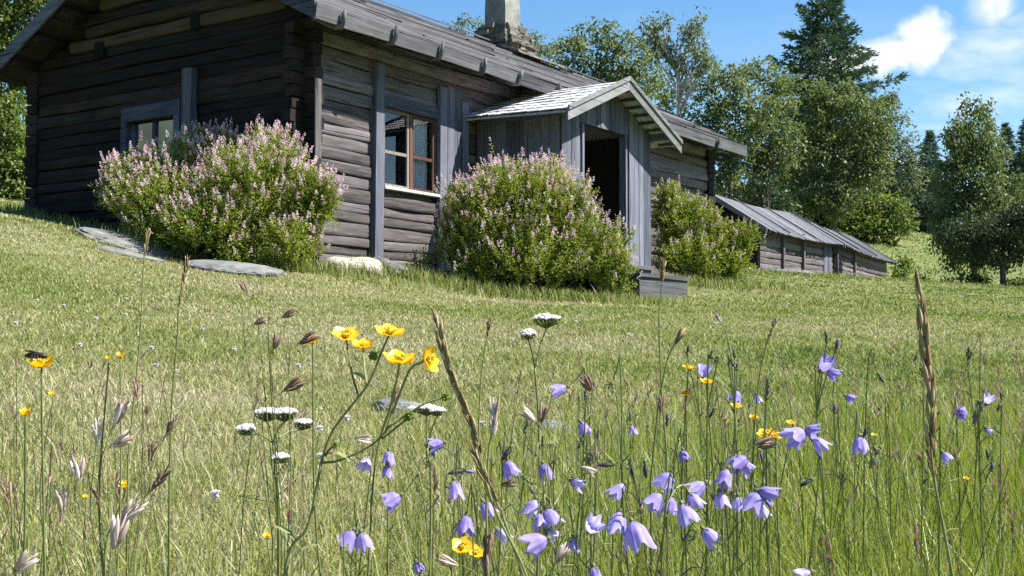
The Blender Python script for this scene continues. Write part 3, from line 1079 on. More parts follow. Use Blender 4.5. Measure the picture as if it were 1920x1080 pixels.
def build_porch(root):
    PX0, PX1, PY = 3.40, 5.97, -1.45
    RX, RZ, EZ = 4.69, 3.70, 3.03
    OX = .34
    slope = (RZ - EZ) / (RX - PX0 + OX)
    pz = lambda x: RZ - slope * abs(x - RX)
    BZ = 1.06
    mb = MB()

    def boards_front():
        x = PX0
        while x < PX1 - .02:
            wd = min(random.uniform(.11, .16), PX1 - x)
            xa, xb = x + .004, x + wd - .004
            zt = min(pz(xa), pz(xb)) - .03
            xm = (xa + xb) / 2
            if xb < 3.99 or xa > 5.17:
                z0 = BZ + random.uniform(-.03, .02)
            else:
                z0 = 3.02
            y = PY + random.uniform(-.006, .006)
            mb.box(xa, xb, y - .012, y + .012, z0, zt, jit=.002)
            x += wd

    def boards_side(xc):
        y = PY + .02
        while y < -.10:
            wd = min(random.uniform(.11, .16), -.07 - y)
            xo = xc + random.uniform(-.006, .006)
            mb.box(xo - .012, xo + .012, y + .004, y + wd - .004, BZ + random.uniform(-.03, .02), pz(PX0) - .03, jit=.002)
            y += wd
    boards_front()
    boards_side(PX0)
    boards_side(PX1)
    po = mb.build('porch', M['board_z'], root)
    # inner frame and floor keep light from leaking between the boards
    fb = MB()
    for x in (PX0 + .045, PX1 - .045):
        fb.box(x - .025, x + .025, PY + .02, -.07, BZ - .03, pz(PX0) - .06)
    fb.box(PX0 + .07, 3.97, PY + .02, PY + .06, BZ - .03, pz(PX0) - .06)
    fb.box(5.19, PX1 - .07, PY + .02, PY + .06, BZ - .03, pz(PX0) - .06)
    fb.box(3.975, 5.185, PY + .015, PY + .07, 3.005, 3.12)
    fb.build('inner_frame', M['dark_in'], po)
    fb = MB()
    fb.box(PX0 + .03, PX1 - .03, PY + .025, -.065, BZ - .12, BZ - .02)
    fb.build('floor', M['board_x'], po)
    for xa in (3.935, 5.175):
        b = MB()
        b.box(xa, xa + .05, PY - .018, PY + .09, BZ, 3.01)
        b.build('door_post', M['board_z'], po)
    # the inner door with its carved panels
    d = MB()
    x = 4.03
    while x < 5.15:
        d.box(x, x + .135, -.05, -.02, BZ, 2.98, jit=.002)
        x += .139
    d.box(4.15, 4.32, -.085, -.055, 2.42, 2.72, .9)
    for x0_, x1_ in ((4.30, 4.68), (4.75, 5.08)):
        d.box(x0_, x1_, -.08, -.052, 1.72, 2.05, .75)
        d.box(x0_, x1_, -.08, -.052, 2.12, 2.62, .95)
        d.box(x0_, x1_, -.08, -.052, 1.15, 1.6, .6)
    for x_, z_ in ((4.42, 2.50), (4.90, 2.47)):
        d.tube([(x_, -.095, z_), (x_, -.081, z_)], [.055, .06], 12, 0)
    door = d.build('door', M['door_wood'], po)

    # shingle roof
    rf = MB()
    y0, y1 = PY - .30, .0
    rows = 8
    for side in (-1, 1):
        L_ = RX - PX0 + OX
        for r_ in range(rows):
            a0, a1 = 1 - r_ / rows, 1 - min(rows, r_ + 1.5) / rows
            y = y0 - random.uniform(0, .05)
            while y < y1:
                wd = random.uniform(.085, .135)
                e = random.uniform(-.03, .03)
                f = (y1 - y) / (y1 - y0)
                lift = (1 - f) * (.06 if side < 0 else 0) * a0      # the inner end has not sunk as far
                xa, xb = RX + side * L_ * (a0 + e * .25), RX + side * L_ * a1
                za, zb = pz(xa) + .020 + random.uniform(0, .008) + lift, pz(xb) + .006 + lift * a1
                yb_ = min(y + wd - .006, y1 + .1)
                c = [(xa, y, za - .012), (xa, yb_, za - .012), (xb, yb_, zb - .012), (xb, y, zb - .012),
                     (xa, y, za), (xa, yb_, za), (xb, yb_, zb), (xb, y, zb)]
                if side > 0:
                    c = [c[i] for i in (1, 0, 3, 2, 5, 4, 7, 6)]
                rf.hexa(c)
                y += wd
        xe = RX + side * L_
        for (ya, yb2) in ((y0 + .02, y1),):
            up_ = .06 if side < 0 else 0
            rf.hexa([(xe, ya, EZ - .04), (xe, yb2, EZ - .04 + up_), (RX, yb2, RZ - .04), (RX, ya, RZ - .04),
                     (xe, ya, EZ - .012), (xe, yb2, EZ - .012 + up_), (RX, yb2, RZ - .012), (RX, ya, RZ - .012)], .2)
    rf.build('roof', M['shingle'], po)
    for side in (-1, 1):
        bb = MB()
        L_ = RX - PX0 + OX + .04
        xe = RX + side * L_
        y = y0 - .03
        for (hh0, hh1, yo) in ((-.135, .035, 0), (.0, .062, -.022)):
            bb.hexa([(xe, y + yo - .014, pz(xe) + hh0), (xe, y + yo + .014, pz(xe) + hh0), (RX, y + yo + .014, RZ + hh0), (RX, y + yo - .014, RZ + hh0),
                     (xe, y + yo - .014, pz(xe) + hh1), (xe, y + yo + .014, pz(xe) + hh1), (RX, y + yo + .014, RZ + hh1), (RX, y + yo - .014, RZ + hh1)])
        bb.build('barge_board', M['barge'], po)
    bt = MB()
    for side in (-1, 1):
        for k_ in range(8):
            x = RX + side * (.15 + k_ * .2)
            bt.bar((x, y0 + .02, pz(x) - .055), (x, PY - .015, pz(x) - .055), (.03, 0, 0), (0, 0, .016))
    for x in (PX0 - .02, PX1 + .02):
        bt.bar((x, y0 + .0, pz(x) - .085), (x, -.1, pz(x) - .085), (.035, 0, 0), (0, 0, .045))
    bt.build('battens', M['board_y'], po)


HOUSE = build_house()


def build_steps():
    c = hwor(4.9, -1.95)
    g = gz1(*hwor(4.9, -2.2)[:2])
    root = empty('doorstep', (*hwor(0, 0)[:2], 0), 'two worn grey plank steps below the porch door', 'steps', rz=HA)
    b = MB()
    b.box(4.12, 5.62, -2.26, -1.83, .875, .925, jit=.006)
    b.build('tread', M['board_x'], root)
    b = MB()
    b.box(4.14, 5.60, -2.235, -2.195, .50, .872, jit=.006)
    b.build('riser', M['board_x'], root)
    for xa in (4.14, 5.55):
        b = MB()
        b.box(xa, xa + .05, -2.19, -1.5, .45, .872)
        b.build('side_board', M['board_y'], root)
    b = MB()
    b.box(4.00, 5.30, -1.86, -1.47, 1.03, 1.075, jit=.006)
    b.build('tread', M['board_x'], root)
    b = MB()
    b.box(4.02, 5.28, -1.825, -1.79, .86, 1.028, jit=.006)
    b.build('riser', M['board_x'], root)


build_steps()


def build_pot():
    p = hwor(1.73, .16, 1.958)
    root = empty('flower_pot', p, 'small terracotta pot with a plant behind the window pane', 'flower pot')
    b = MB()
    b.tube([(0, 0, 0), (0, 0, .09), (0, 0, .10), (0, 0, .13)], [.05, .068, .076, .076], 14)
    b.build('pot', M['pot'], root, True)
    V, Q = leaf_cloud(RNG.normal(size=(60, 3)) * np.array([.07, .04, .05]) + np.array([-.03, 0, .17]), .05, .028)
    mesh_np('leaves', V, Q, None, M['leaf_bush'], root, np.repeat(RNG.uniform(0, 1, 60), 4))


# ------------------------------------------------------------------ foliage helpers
def unit(v):
    return v / (np.linalg.norm(v, axis=-1, keepdims=True) + 1e-12)


def leaf_cloud(P, ln, wd, dirs=None, flat=.5, jitter=.35):
    """one leaf-shaped face per point"""
    n = len(P)
    if dirs is None:
        dirs = RNG.normal(size=(n, 3))
        dirs[:, 2] -= .15
    d = unit(dirs)
    nrm = RNG.normal(size=(n, 3))
    nrm[:, 2] += flat
    s = unit(np.cross(d, nrm))
    up = np.cross(s, d)
    ls = (ln * (1 + RNG.uniform(-jitter, jitter, n)))[:, None]
    ws = (wd * (1 + RNG.uniform(-jitter, jitter, n)))[:, None]
    b = P
    tip = P + d * ls - up * ls * .15
    l = P + d * ls * .45 + s * ws * .5 + up * ws * .12
    r = P + d * ls * .45 - s * ws * .5 + up * ws * .12
    V = np.stack([b, r, tip, l], 1).reshape(-1, 3)
    Q = np.arange(n * 4).reshape(-1, 4)
    return V, Q


build_pot()


# ------------------------------------------------------------------ the low barn and its lower shed, down the slope behind the house
def build_barn(name, label, E1, hd, L_, w_, h_, gt, nlog, posts, door=None, slats=False):
    """E1: near end of the eave; hd: heading; origin of the local frame sits on the wall line under the eave"""
    root = empty(name, (E1[0], E1[1], 0), label, 'barn', rz=hd)
    ez = E1[2]
    ov = .42
    sl = h_ / w_
    mp = lambda u, o, z: (u, ov - o, z)
    mg = lambda u, o, z: (.35 - o, u, z)
    mg2 = lambda u, o, z: (L_ - .35 + o, u, z)
    wt = ez + ov * sl - .12
    mb = MB()
    log_wall(mb, .35, L_ - .35, gt, wt, nlog, mp, [door] if door else [], bulge=.06)
    panel_with_holes(mb, .35, L_ - .35, gt - .6, wt, mp, [], -.03)
    mb.build('wall', M['log_x'], root)
    yb = 2 * w_ - ov
    tri = lambda z: (ov, yb) if z < wt else (ov + (z - wt) / sl, yb - (z - wt) / sl)
    for mm in (mg, mg2):
        mb = MB()
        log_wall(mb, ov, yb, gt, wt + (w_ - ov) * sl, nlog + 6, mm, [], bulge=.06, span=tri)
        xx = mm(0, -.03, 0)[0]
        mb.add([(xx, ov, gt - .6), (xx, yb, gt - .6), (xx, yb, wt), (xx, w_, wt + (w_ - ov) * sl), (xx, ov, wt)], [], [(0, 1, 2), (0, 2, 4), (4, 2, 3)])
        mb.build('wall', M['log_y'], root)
    mb = MB()
    for side in (0, 1):
        x = 0
        while x < L_ - .03:
            wd = min(random.uniform(.13, .24), L_ - x)
            sag = -.10 * math.sin(math.pi * (x / L_)) + random.uniform(-.005, .005)
            ye = -.02 + random.uniform(-.04, .03)
            up = random.choice((0, 0, .004))
            if side == 0:
                P = [(x, ye, ez - .03), (x + wd - .003, ye, ez - .03), (x + wd - .003, w_, ez + h_ - .03), (x, w_, ez + h_ - .03)]
            else:
                P = [(x, w_, ez + h_ - .03), (x + wd - .008, w_, ez + h_ - .03), (x + wd - .008, 2 * w_, ez - .03), (x, 2 * w_, ez - .03)]
            P = [(a, b, c + sag + up) for a, b, c in P]
            mb.hexa(P + [(a, b, c + .035) for a, b, c in P])
            x += wd
    for b_ in (.28, .62):
        mb.hexa([(L_ * b_, 0, ez - .02), (L_ * b_ + .05, 0, ez - .02), (L_ * b_ + .05, w_, ez + h_ - .02), (L_ * b_, w_, ez + h_ - .02),
                 (L_ * b_, 0, ez + .035), (L_ * b_ + .05, 0, ez + .035), (L_ * b_ + .05, w_, ez + h_ + .035), (L_ * b_, w_, ez + h_ + .035)], .95)
    mb.build('roof', M['roof_y'], root)
    for x in (-.05, L_ + .01):
        mb = MB()
        mb.hexa([(x, -.05, ez - .15), (x + .04, -.05, ez - .15), (x + .04, w_, ez + h_ - .15), (x, w_, ez + h_ - .15),
                 (x, -.05, ez + .03), (x + .04, -.05, ez + .03), (x + .04, w_, ez + h_ + .05), (x, w_, ez + h_ + .05)])
        mb.build('barge_board', M['roof_y'], root)
    for x in np.arange(.5, L_ - .3, .52):
        mb = MB()
        mb.tube([(x, .03, ez - .115), (x, ov + .3, ez + (ov + .3) * sl - .13)], .045, 7)
        mb.build('rafter', M['board_y'], root)
    for x in posts:
        mb = MB()
        mb.box(x - .07, x + .07, ov - .17, ov - .05, gt, wt, jit=.008)
        mb.build('wall_post', M['log_x'], root)
    if door:
        mb = MB()
        x = door[0]
        while x < door[1] - .05:
            mb.box(x + .004, x + .15, ov - .075, ov - .045, door[2], door[3], jit=.004)
            x += .155
        mb.build('door', M['board_z'], root)
    return root


def lateral(p, hd, du, dy=0):
    return np.array([p[0] + math.cos(hd) * du - math.sin(hd) * dy, p[1] + math.sin(hd) * du + math.cos(hd) * dy, p[2]])


BE1 = at(1436, 428, 42)
BL = 8.3
build_barn('log_barn', 'low grey log barn with a wide board roof, down the slope behind the house', BE1, HA, BL, 2.2, 1.42, 2.10, 9, [2.4, 4.5], (6.85, 7.75, 2.2, 3.78))
BE2 = lateral(BE1, HA, BL + .02, .10)
BE2[2] = BE1[2] + .03
build_barn('log_shed', 'lowest log shed continuing the barn at its far end', BE2, R(63), 12.9, 2.2, 1.42, 2.55, 7, [.5, 4.2])


# ------------------------------------------------------------------ rocks
def rock(name, label, px, py, Y, rx, ry, rz, mat, rot=0, sink=.5, cat='rock', group=None, level=4, tilt=0.0):
    p = at(px, py, Y)
    V, T = rock_verts(rx, ry, rz, level)
    z = gz1(p[0], p[1])
    c_, s_ = math.cos(rot), math.sin(rot)
    wx = p[0] + V[:, 0] * c_ - V[:, 1] * s_          # the stone lies along the slope of the turf
    wy = p[1] + V[:, 0] * s_ + V[:, 1] * c_
    V = V + np.stack([np.zeros(len(V)), np.zeros(len(V)), gz(wx, wy) - z], 1)
    o = mesh_np(name, V, None, T, M[mat], None, RNG.uniform(.3, .7, len(V)), True)
    o.location = (p[0], p[1], z + rz * (1 - 2 * sink))
    o.rotation_euler = (0, 0, rot)
    return tag(o, label, cat, group)


rock('rock_slab', 'large flat grey rock slab in the grass under the left bush', 238, 474, 13.1, .64, .52, .10, 'stone_grey', .15, .55, tilt=.17)
rock('rock_slab', 'narrow grey rock slab just below the largest slab', 240, 505, 12.2, .42, .22, .05, 'stone_grey', .1, .58, tilt=.17)
rock('rock_slab', 'grey rock slab in the grass at the foot of the left bush, nearest the house corner', 430, 510, 12.3, .50, .36, .08, 'stone_grey', -.1, .56, tilt=.16)
rock('boulder', 'big pale lichened boulder lying against the house wall by the post', 676, 505, 13.7, .25, .19, .12, 'stone_pale', .35, .36, tilt=.22)
rock('boulder', 'rounded pale stone between the bush and the big pale boulder', 634, 496, 13.55, .17, .15, .13, 'stone_pale', .1, .36)
rock('stone', 'flat pale stone under the house wall, just right of the post', 750, 492, 14.7, .17, .12, .055, 'stone_pale', .3, .1)
rock('stone', 'squarish pale stone in the shade beside the middle bush', 773, 517, 14.3, .10, .09, .09, 'stone_grey', .5, .35)
rock('stone', 'heap of mottled dark stone at the foot of the wall post', 716, 500, 14.0, .13, .11, .10, 'stone_dark', .2, .3)
rock('stone', 'mottled dark stone between the wall post and the squarish stone', 742, 515, 13.9, .17, .12, .09, 'stone_dark', .9, .3)
rock('stone', 'small grey stone in the lawn behind the buttercups', 748, 757, 3.55, .075, .05, .04, 'stone_grey', .2, .35)
rock('stone', 'small pale stone in the lawn behind the harebells', 1034, 790, 3.25, .055, .04, .026, 'stone_grey', .6, .35)
rock('rock_slab', 'bare pale rock on the grassy mound in front of the barn', 1485, 513, 35.6, .62, .5, .10, 'stone_grey', .1, .35)


# ------------------------------------------------------------------ trees
def tube_np(mb, a, b, ra, rb, bend=.08, sides=4, seg=4):
    a, b = np.asarray(a, float), np.asarray(b, float)
    L_ = np.linalg.norm(b - a)
    off = RNG.normal(size=3) * bend * L_
    off[2] = abs(off[2]) * .5
    ts = np.linspace(0, 1, seg + 1)
    P = [a + (b - a) * s + off * math.sin(math.pi * s) for s in ts]
    mb.tube(P, [ra + (rb - ra) * s for s in ts], sides, cap=False)


def gap_noise(P, s, ph):
    return (np.sin(P[:, 0] * s + ph) * np.sin(P[:, 1] * s * 1.1 + ph * 2) + np.sin(P[:, 2] * s * 1.2 + ph * 3) * np.sin((P[:, 0] + P[:, 2]) * s * .7 + ph)) * .5


def broadleaf(label, Y, tpx, lobes, mat='leaf_tree', dens=2.0, lp=8.0, cr=13, droop=0.0, bark='bark', name='broadleaf_tree', group='trees behind the house',
              trunk_top=None, tr=None, gaps=.25, stems=1, minz=None, squash=.75):
    k = Y / F
    bp = at(tpx, 500, Y)
    g = gz1(bp[0], bp[1])
    root = empty(name, (bp[0], bp[1], g), label, 'tree', group)
    O = np.array([bp[0], bp[1], g])
    C, A = [], []
    for (px, py, rx, ry) in lobes:
        c = at(px, py, Y + RNG.uniform(-.25, .25) * rx * k)
        n = int(dens * rx * ry / (cr * cr) * 1.3)
        d = unit(RNG.normal(size=(n, 3)))
        rr = RNG.uniform(0, 1, n) ** .42
        wob = 1 + .16 * np.sin(d[:, 0] * 5 + px) * np.sin(d[:, 2] * 6 + py) + RNG.uniform(-.10, .13, n)
        P = c + d * (rr * wob)[:, None] * np.array([rx * k, rx * k * .85, ry * k])
        if gaps:
            P = P[gap_noise(P, 2 * math.pi / (90 * k), px) > -.72 + gaps]
        C.append(P)
    C = np.concatenate(C)
    if minz is not None:
        C = C[C[:, 2] > g + minz]
    nl = int(30)
    sig = cr * k * .62
    base = np.repeat(C, nl, 0)
    rn = RNG.normal(size=base.shape) * sig
    rn[:, 2] *= squash
    if droop:
        rn[:, 2] *= 1 + droop
        rn[:, :2] *= .8
    P = base + rn
    dirs = unit(rn) * .6 + RNG.normal(size=P.shape) * .5
    dirs[:, 2] -= .25 + droop
    lw = lp * k * RNG.uniform(.65, 1.25, len(P))
    V, Q = leaf_cloud(P, lw, lw * .62, dirs)
    crnd = np.repeat(RNG.uniform(.1, .8, len(C)), nl) * .6 + RNG.uniform(0, .42, len(P))
    mesh_np('crown', V - O, Q, None, M[mat], root, np.repeat(np.clip(crnd, 0, 1), 4))
    # trunk with limbs reaching into the crown
    mb = MB()
    top = C[:, 2].max()
    H = top - g
    tr = tr or H * .011
    cen = C.mean(0)
    for s_ in range(stems):
        xo = RNG.uniform(-.25, .25, 2) * (stems > 1)
        tt = O + np.array([xo[0], xo[1], -.15])
        hi = np.array([cen[0] * .5 + O[0] * .5 + RNG.uniform(-.3, .3) + xo[0] * 4, cen[1] * .5 + O[1] * .5, g + H * .93])
        if trunk_top:
            q = at(trunk_top[0], trunk_top[1], Y)
            hi = np.array([q[0] + xo[0] * 3, q[1], q[2]])
        n = 9
        ts = np.linspace(0, 1, n)
        wob = RNG.normal(size=(n, 3)) * .012 * H
        wob[0] = 0
        wob[:, 2] = 0
        tp = np.array([tt + (hi - tt) * t_ for t_ in ts]) + wob
        rad = tr / math.sqrt(stems) * (1 - .85 * ts)
        mb.tube(tp - O, rad, 8, cap=False)
        idx = RNG.choice(len(C), min(len(C), 46 // stems), replace=False)
        for i in idx:
            c = C[i]
            f = np.clip((c[2] - tt[2]) / (hi[2] - tt[2]) - RNG.uniform(.10, .26), .30, .95)
            s = f * (n - 1)
            a = tp[int(s)] * (1 - s % 1) + tp[min(n - 1, int(s) + 1)] * (s % 1)
            tube_np(mb, a - O, c - O, tr * (1 - f) * .42 + .012, .010, .07)
    mb.build('trunk', M[bark], root, True)
    return root


def conifer(label, Y, px, top, basepy, half, mat='needle', name='spruce_tree', group='trees behind the house', tiers=22, per=9, ragged=.25, start=.06, irregular=0.0, tuft=.26, power=1.0):
    k = Y / F
    bp = at(px, 500, Y)
    zt = at(px, top, Y)[2]
    g = gz1(bp[0], bp[1])
    if basepy is not None:
        g = min(g, at(px, basepy, Y)[2])
    H = zt - g
    O = np.array([bp[0], bp[1], g])
    root = empty(name, O, label, 'tree', group)
    mb = MB()
    mb.tube([(0, 0, -.2), (0, 0, H * .4), (0, 0, H * .97)], [H * .014, H * .009, .015], 8)
    PS, DS = [], []
    for t_ in range(tiers):
        f = start + (1 - start) * (t_ / (tiers - 1)) ** .92
        z = H * f
        R_ = half * k * (1 - f) ** power * 1.05 + .08
        if irregular:
            R_ *= 1 + irregular * math.sin(t_ * 2.4) * RNG.uniform(.4, 1.1)
        nb = max(4, int(per * (1 - .45 * f)))
        a0 = RNG.uniform(0, 6.3)
        for b in range(nb):
            a = a0 + 2 * math.pi * b / nb + RNG.uniform(-.3, .3)
            ln = R_ * (1 + RNG.uniform(-ragged, ragged * .6))
            dr = -.30 * (1 - f) + .30 * f + RNG.uniform(-.1, .1)
            tip = np.array([math.cos(a) * ln, math.sin(a) * ln, z + dr * ln + .10 * ln])
            st = np.array([0, 0, z])
            mid = (st + tip) / 2 + np.array([0, 0, -.05 * ln])
            mb.tube([st, mid, tip], [.012 + .006 * ln, .010 + .003 * ln, .006], 3, cap=False)
            n = int(16 + 34 * ln)
            s = RNG.uniform(.12, 1.03, n) ** .8
            P = st + (tip - st) * s[:, None] + np.array([0, 0, 1.0]) * (-.05 * ln * np.sin(np.pi * s))[:, None]
            side = np.array([-math.sin(a), math.cos(a), 0])
            wv = RNG.normal(size=n) * .22 * ln * (1.05 - s * .7)
            P = P + side * wv[:, None]
            P[:, 2] += RNG.normal(size=n) * .07 - np.abs(wv) * .18
            d = np.outer(np.ones(n), np.array([math.cos(a), math.sin(a), .15 + dr])) + np.outer(np.sign(wv), side) * .8 + RNG.normal(size=(n, 3)) * .35
            PS.append(P)
            DS.append(d)
    P = np.concatenate(PS)
    D = np.concatenate(DS)
    P = np.repeat(P, 2, 0) + RNG.normal(size=(len(P) * 2, 3)) * .05
    D = np.repeat(D, 2, 0) + RNG.normal(size=P.shape) * .35
    V, Q = leaf_cloud(P, tuft, tuft * .28, D)
    mesh_np('crown', V, Q, None, M[mat], root, np.repeat(RNG.uniform(0, 1, len(P)), 4))
    mb.build('trunk', M['bark'], root)
    return root


# left of the house
broadleaf('tall bright green broadleaf tree behind the left end of the house', 27, 10, [(-60, 60, 150, 130), (60, 40, 120, 110), (30, -40, 150, 90), (-120, 180, 110, 130), (60, 150, 90, 80), (150, -20, 70, 60)],
          'leaf_bright', 1.7, 10, 16, bark='bark', group=None, gaps=.15)
broadleaf('low leafy thicket tree at the left edge, below the roof end', 24, 25, [(10, 330, 60, 70), (-40, 300, 60, 90), (30, 250, 50, 50), (-60, 380, 60, 50), (15, 385, 45, 35), (60, 340, 30, 50), (20, 300, 50, 50), (0, 200, 50, 40), (45, 390, 30, 25)],
          'leaf_bright', 2.2, 10, 16, group=None, gaps=.2, tr=.06)
# behind the roof
broadleaf('sparse tree top showing on both sides of the chimney', 36, 930, [(872, 52, 30, 26), (905, 70, 35, 30), (985, 60, 22, 24), (1000, 85, 28, 26), (1020, 105, 24, 22), (940, 95, 60, 30), (960, 140, 70, 50)],
          'leaf_grey', 1.3, 7, 11, gaps=.35)
broadleaf('round-crowned tree rising over the roof left of the two-lobed birch', 38, 1120, [(1075, 105, 45, 45), (1110, 75, 42, 34), (1150, 95, 45, 45), (1195, 120, 45, 50), (1160, 160, 60, 45), (1090, 150, 50, 40), (1060, 80, 22, 22), (1135, 60, 20, 20), (1210, 170, 40, 40), (1140, 215, 70, 40)],
          'leaf_tree', 1.7, 7.5, 12)
broadleaf('tall two-lobed birch with open crown above the porch', 44, 1268, [(1225, 52, 38, 32), (1245, 28, 22, 18), (1305, 62, 28, 42), (1285, 110, 40, 40), (1320, 105, 22, 40), (1215, 85, 25, 28), (1245, 100, 22, 30), (1300, 35, 18, 16)],
          'leaf_grey', 1.6, 7, 11, .5, 'bark_pale', 'birch_tree', gaps=.34, trunk_top=(1275, 60), tr=.13)
broadleaf('leafy tree behind the far end of the house roof', 53, 1345, [(1350, 150, 45, 45), (1385, 185, 50, 55), (1330, 210, 40, 50), (1375, 250, 55, 50), (1330, 270, 40, 45), (1300, 180, 30, 40), (1420, 215, 35, 45), (1300, 240, 35, 35), (1340, 320, 55, 45), (1250, 195, 25, 30), (1240, 170, 22, 22)],
          'leaf_tree', 1.7, 7.5, 12, stems=2)
broadleaf('spreading tree with airy top between the house end and the tall spruce', 56, 1430, [(1430, 150, 38, 38), (1465, 165, 40, 40), (1405, 130, 25, 25), (1450, 215, 50, 45), (1410, 265, 50, 45), (1470, 270, 50, 45), (1430, 320, 60, 50), (1380, 340, 40, 40), (1360, 300, 35, 40)],
          'leaf_tree', 1.5, 7.5, 12, gaps=.32, stems=2)
broadleaf('broad tree in front of the tall spruce, rising over the barn roof', 68, 1560, [(1530, 190, 48, 40), (1580, 180, 50, 40), (1625, 205, 42, 42), (1555, 240, 60, 45), (1610, 260, 55, 45), (1510, 250, 45, 45), (1540, 310, 60, 50), (1600, 320, 60, 50), (1490, 320, 45, 50), (1650, 250, 30, 40), (1500, 380, 50, 40), (1560, 380, 50, 40), (1640, 320, 40, 40)],
          'leaf_tree', 1.8, 7.5, 12, stems=2, gaps=.2)
broadleaf('slender airy tree at the right edge of the wood', 76, 1662, [(1665, 195, 28, 26), (1690, 235, 28, 26), (1665, 270, 30, 40), (1700, 280, 30, 30), (1680, 330, 40, 40), (1655, 230, 24, 30), (1710, 330, 28, 34)],
          'leaf_grey', 1.25, 6.5, 10, gaps=.42, tr=.08, trunk_top=(1665, 200))
broadleaf('low rounded tree at the edge of the field beyond the barn', 72, 1625, [(1630, 390, 50, 42), (1665, 410, 42, 40), (1600, 420, 42, 38), (1640, 440, 55, 28), (1690, 395, 24, 36), (1585, 380, 30, 30)],
          'leaf_bright', 1.9, 7.5, 12, gaps=.1, tr=.12, squash=.9)
conifer('tallest spruce, with ragged tiers against the sky', 80, 1556, -40, 470, 205, tiers=27, per=11, ragged=.40, irregular=.20, tuft=.36, power=.85)
conifer('thin pale far spruce between the wood and the weeping birch', 84, 1747, 250, 432, 56, group=None, tiers=22, tuft=.22, ragged=.42)
conifer('far spruce right of the weeping birch, with a dense pointed top', 88, 1890, 236, 440, 84, group=None, tiers=24, tuft=.24, ragged=.42)
conifer('far spruce cut by the right edge of the photograph', 86, 1932, 225, 445, 92, group=None, tiers=24, tuft=.24, ragged=.42)
conifer('far spruce in the dark gap behind the low rounded tree', 90, 1712, 300, 440, 70, group=None, tiers=22, tuft=.24, ragged=.4)
broadleaf('dark shaded thicket at the wood edge above the field', 88, 1735, [(1735, 385, 32, 45), (1715, 360, 28, 50), (1765, 395, 28, 40), (1740, 330, 22, 30)], 'leaf_dark', 1.9, 6, 10, group=None, gaps=.1)
broadleaf('large weeping birch with a pointed crown at the field edge', 50, 1822, [(1820, 205, 18, 24), (1843, 215, 18, 22), (1800, 240, 26, 30), (1848, 245, 30, 30), (1826, 262, 40, 34), (1790, 285, 34, 40), (1850, 295, 42, 40), (1815, 325, 56, 42), (1872, 345, 46, 42), (1780, 350, 34, 52), (1840, 375, 70, 44), (1778, 405, 32, 44), (1890, 385, 44, 40), (1812, 420, 46, 40), (1855, 430, 50, 36), (1768, 440, 22, 26), (1815, 472, 40, 24), (1785, 458, 34, 24), (1850, 488, 36, 18), (1800, 490, 30, 16)],
          'leaf_tree', 2.1, 7, 11, .6, 'bark', 'birch_tree', None, trunk_top=(1828, 225), tr=.13, gaps=.08)
broadleaf('small dark round tree with a bare trunk in front of the weeping birch', 46, 1880, [(1870, 430, 55, 38), (1908, 440, 46, 40), (1832, 440, 48, 36), (1795, 440, 40, 30), (1890, 475, 40, 24), (1925, 405, 40, 38), (1845, 475, 36, 20), (1915, 470, 30, 24)],
          'leaf_dark', 2.0, 7, 11, group=None, gaps=.1, tr=.14)
for i, (px, py, Y, rx, ry, lab) in enumerate([
        (1692, 516, 52, 18, 14, 'low green bush touching the far end of the shed'), (1725, 525, 47, 16, 8, 'weedy bush in the shade right of the shed'),
        (1770, 532, 46, 20, 7, 'weedy bush between the shed and the dark round tree'), (1822, 524, 46, 30, 20, 'weedy bush left of the dark tree trunk'),
        (1908, 528, 46, 18, 11, 'weedy bush right of the dark tree trunk'), (1690, 500, 64, 16, 12, 'pale bush behind the end of the shed roof')]):
    broadleaf(lab, Y, px, [(px, py, rx, ry), (px + rx * .5, py + 3, rx * .6, ry * .8)], 'leaf_bright', 1.5, 7, 9, name='field_bush', group='weedy bushes along the field', gaps=0, tr=.03)


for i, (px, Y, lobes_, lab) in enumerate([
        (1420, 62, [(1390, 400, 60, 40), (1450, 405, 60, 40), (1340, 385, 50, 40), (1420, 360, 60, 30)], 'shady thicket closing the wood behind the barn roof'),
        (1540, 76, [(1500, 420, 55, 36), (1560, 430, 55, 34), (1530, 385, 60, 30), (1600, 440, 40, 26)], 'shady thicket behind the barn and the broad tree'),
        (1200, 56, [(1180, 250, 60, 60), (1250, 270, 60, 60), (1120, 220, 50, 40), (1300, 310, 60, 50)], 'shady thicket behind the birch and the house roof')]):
    broadleaf(lab, Y, px, lobes_, 'leaf_dark', 1.6, 7, 11, gaps=.05, tr=.08)


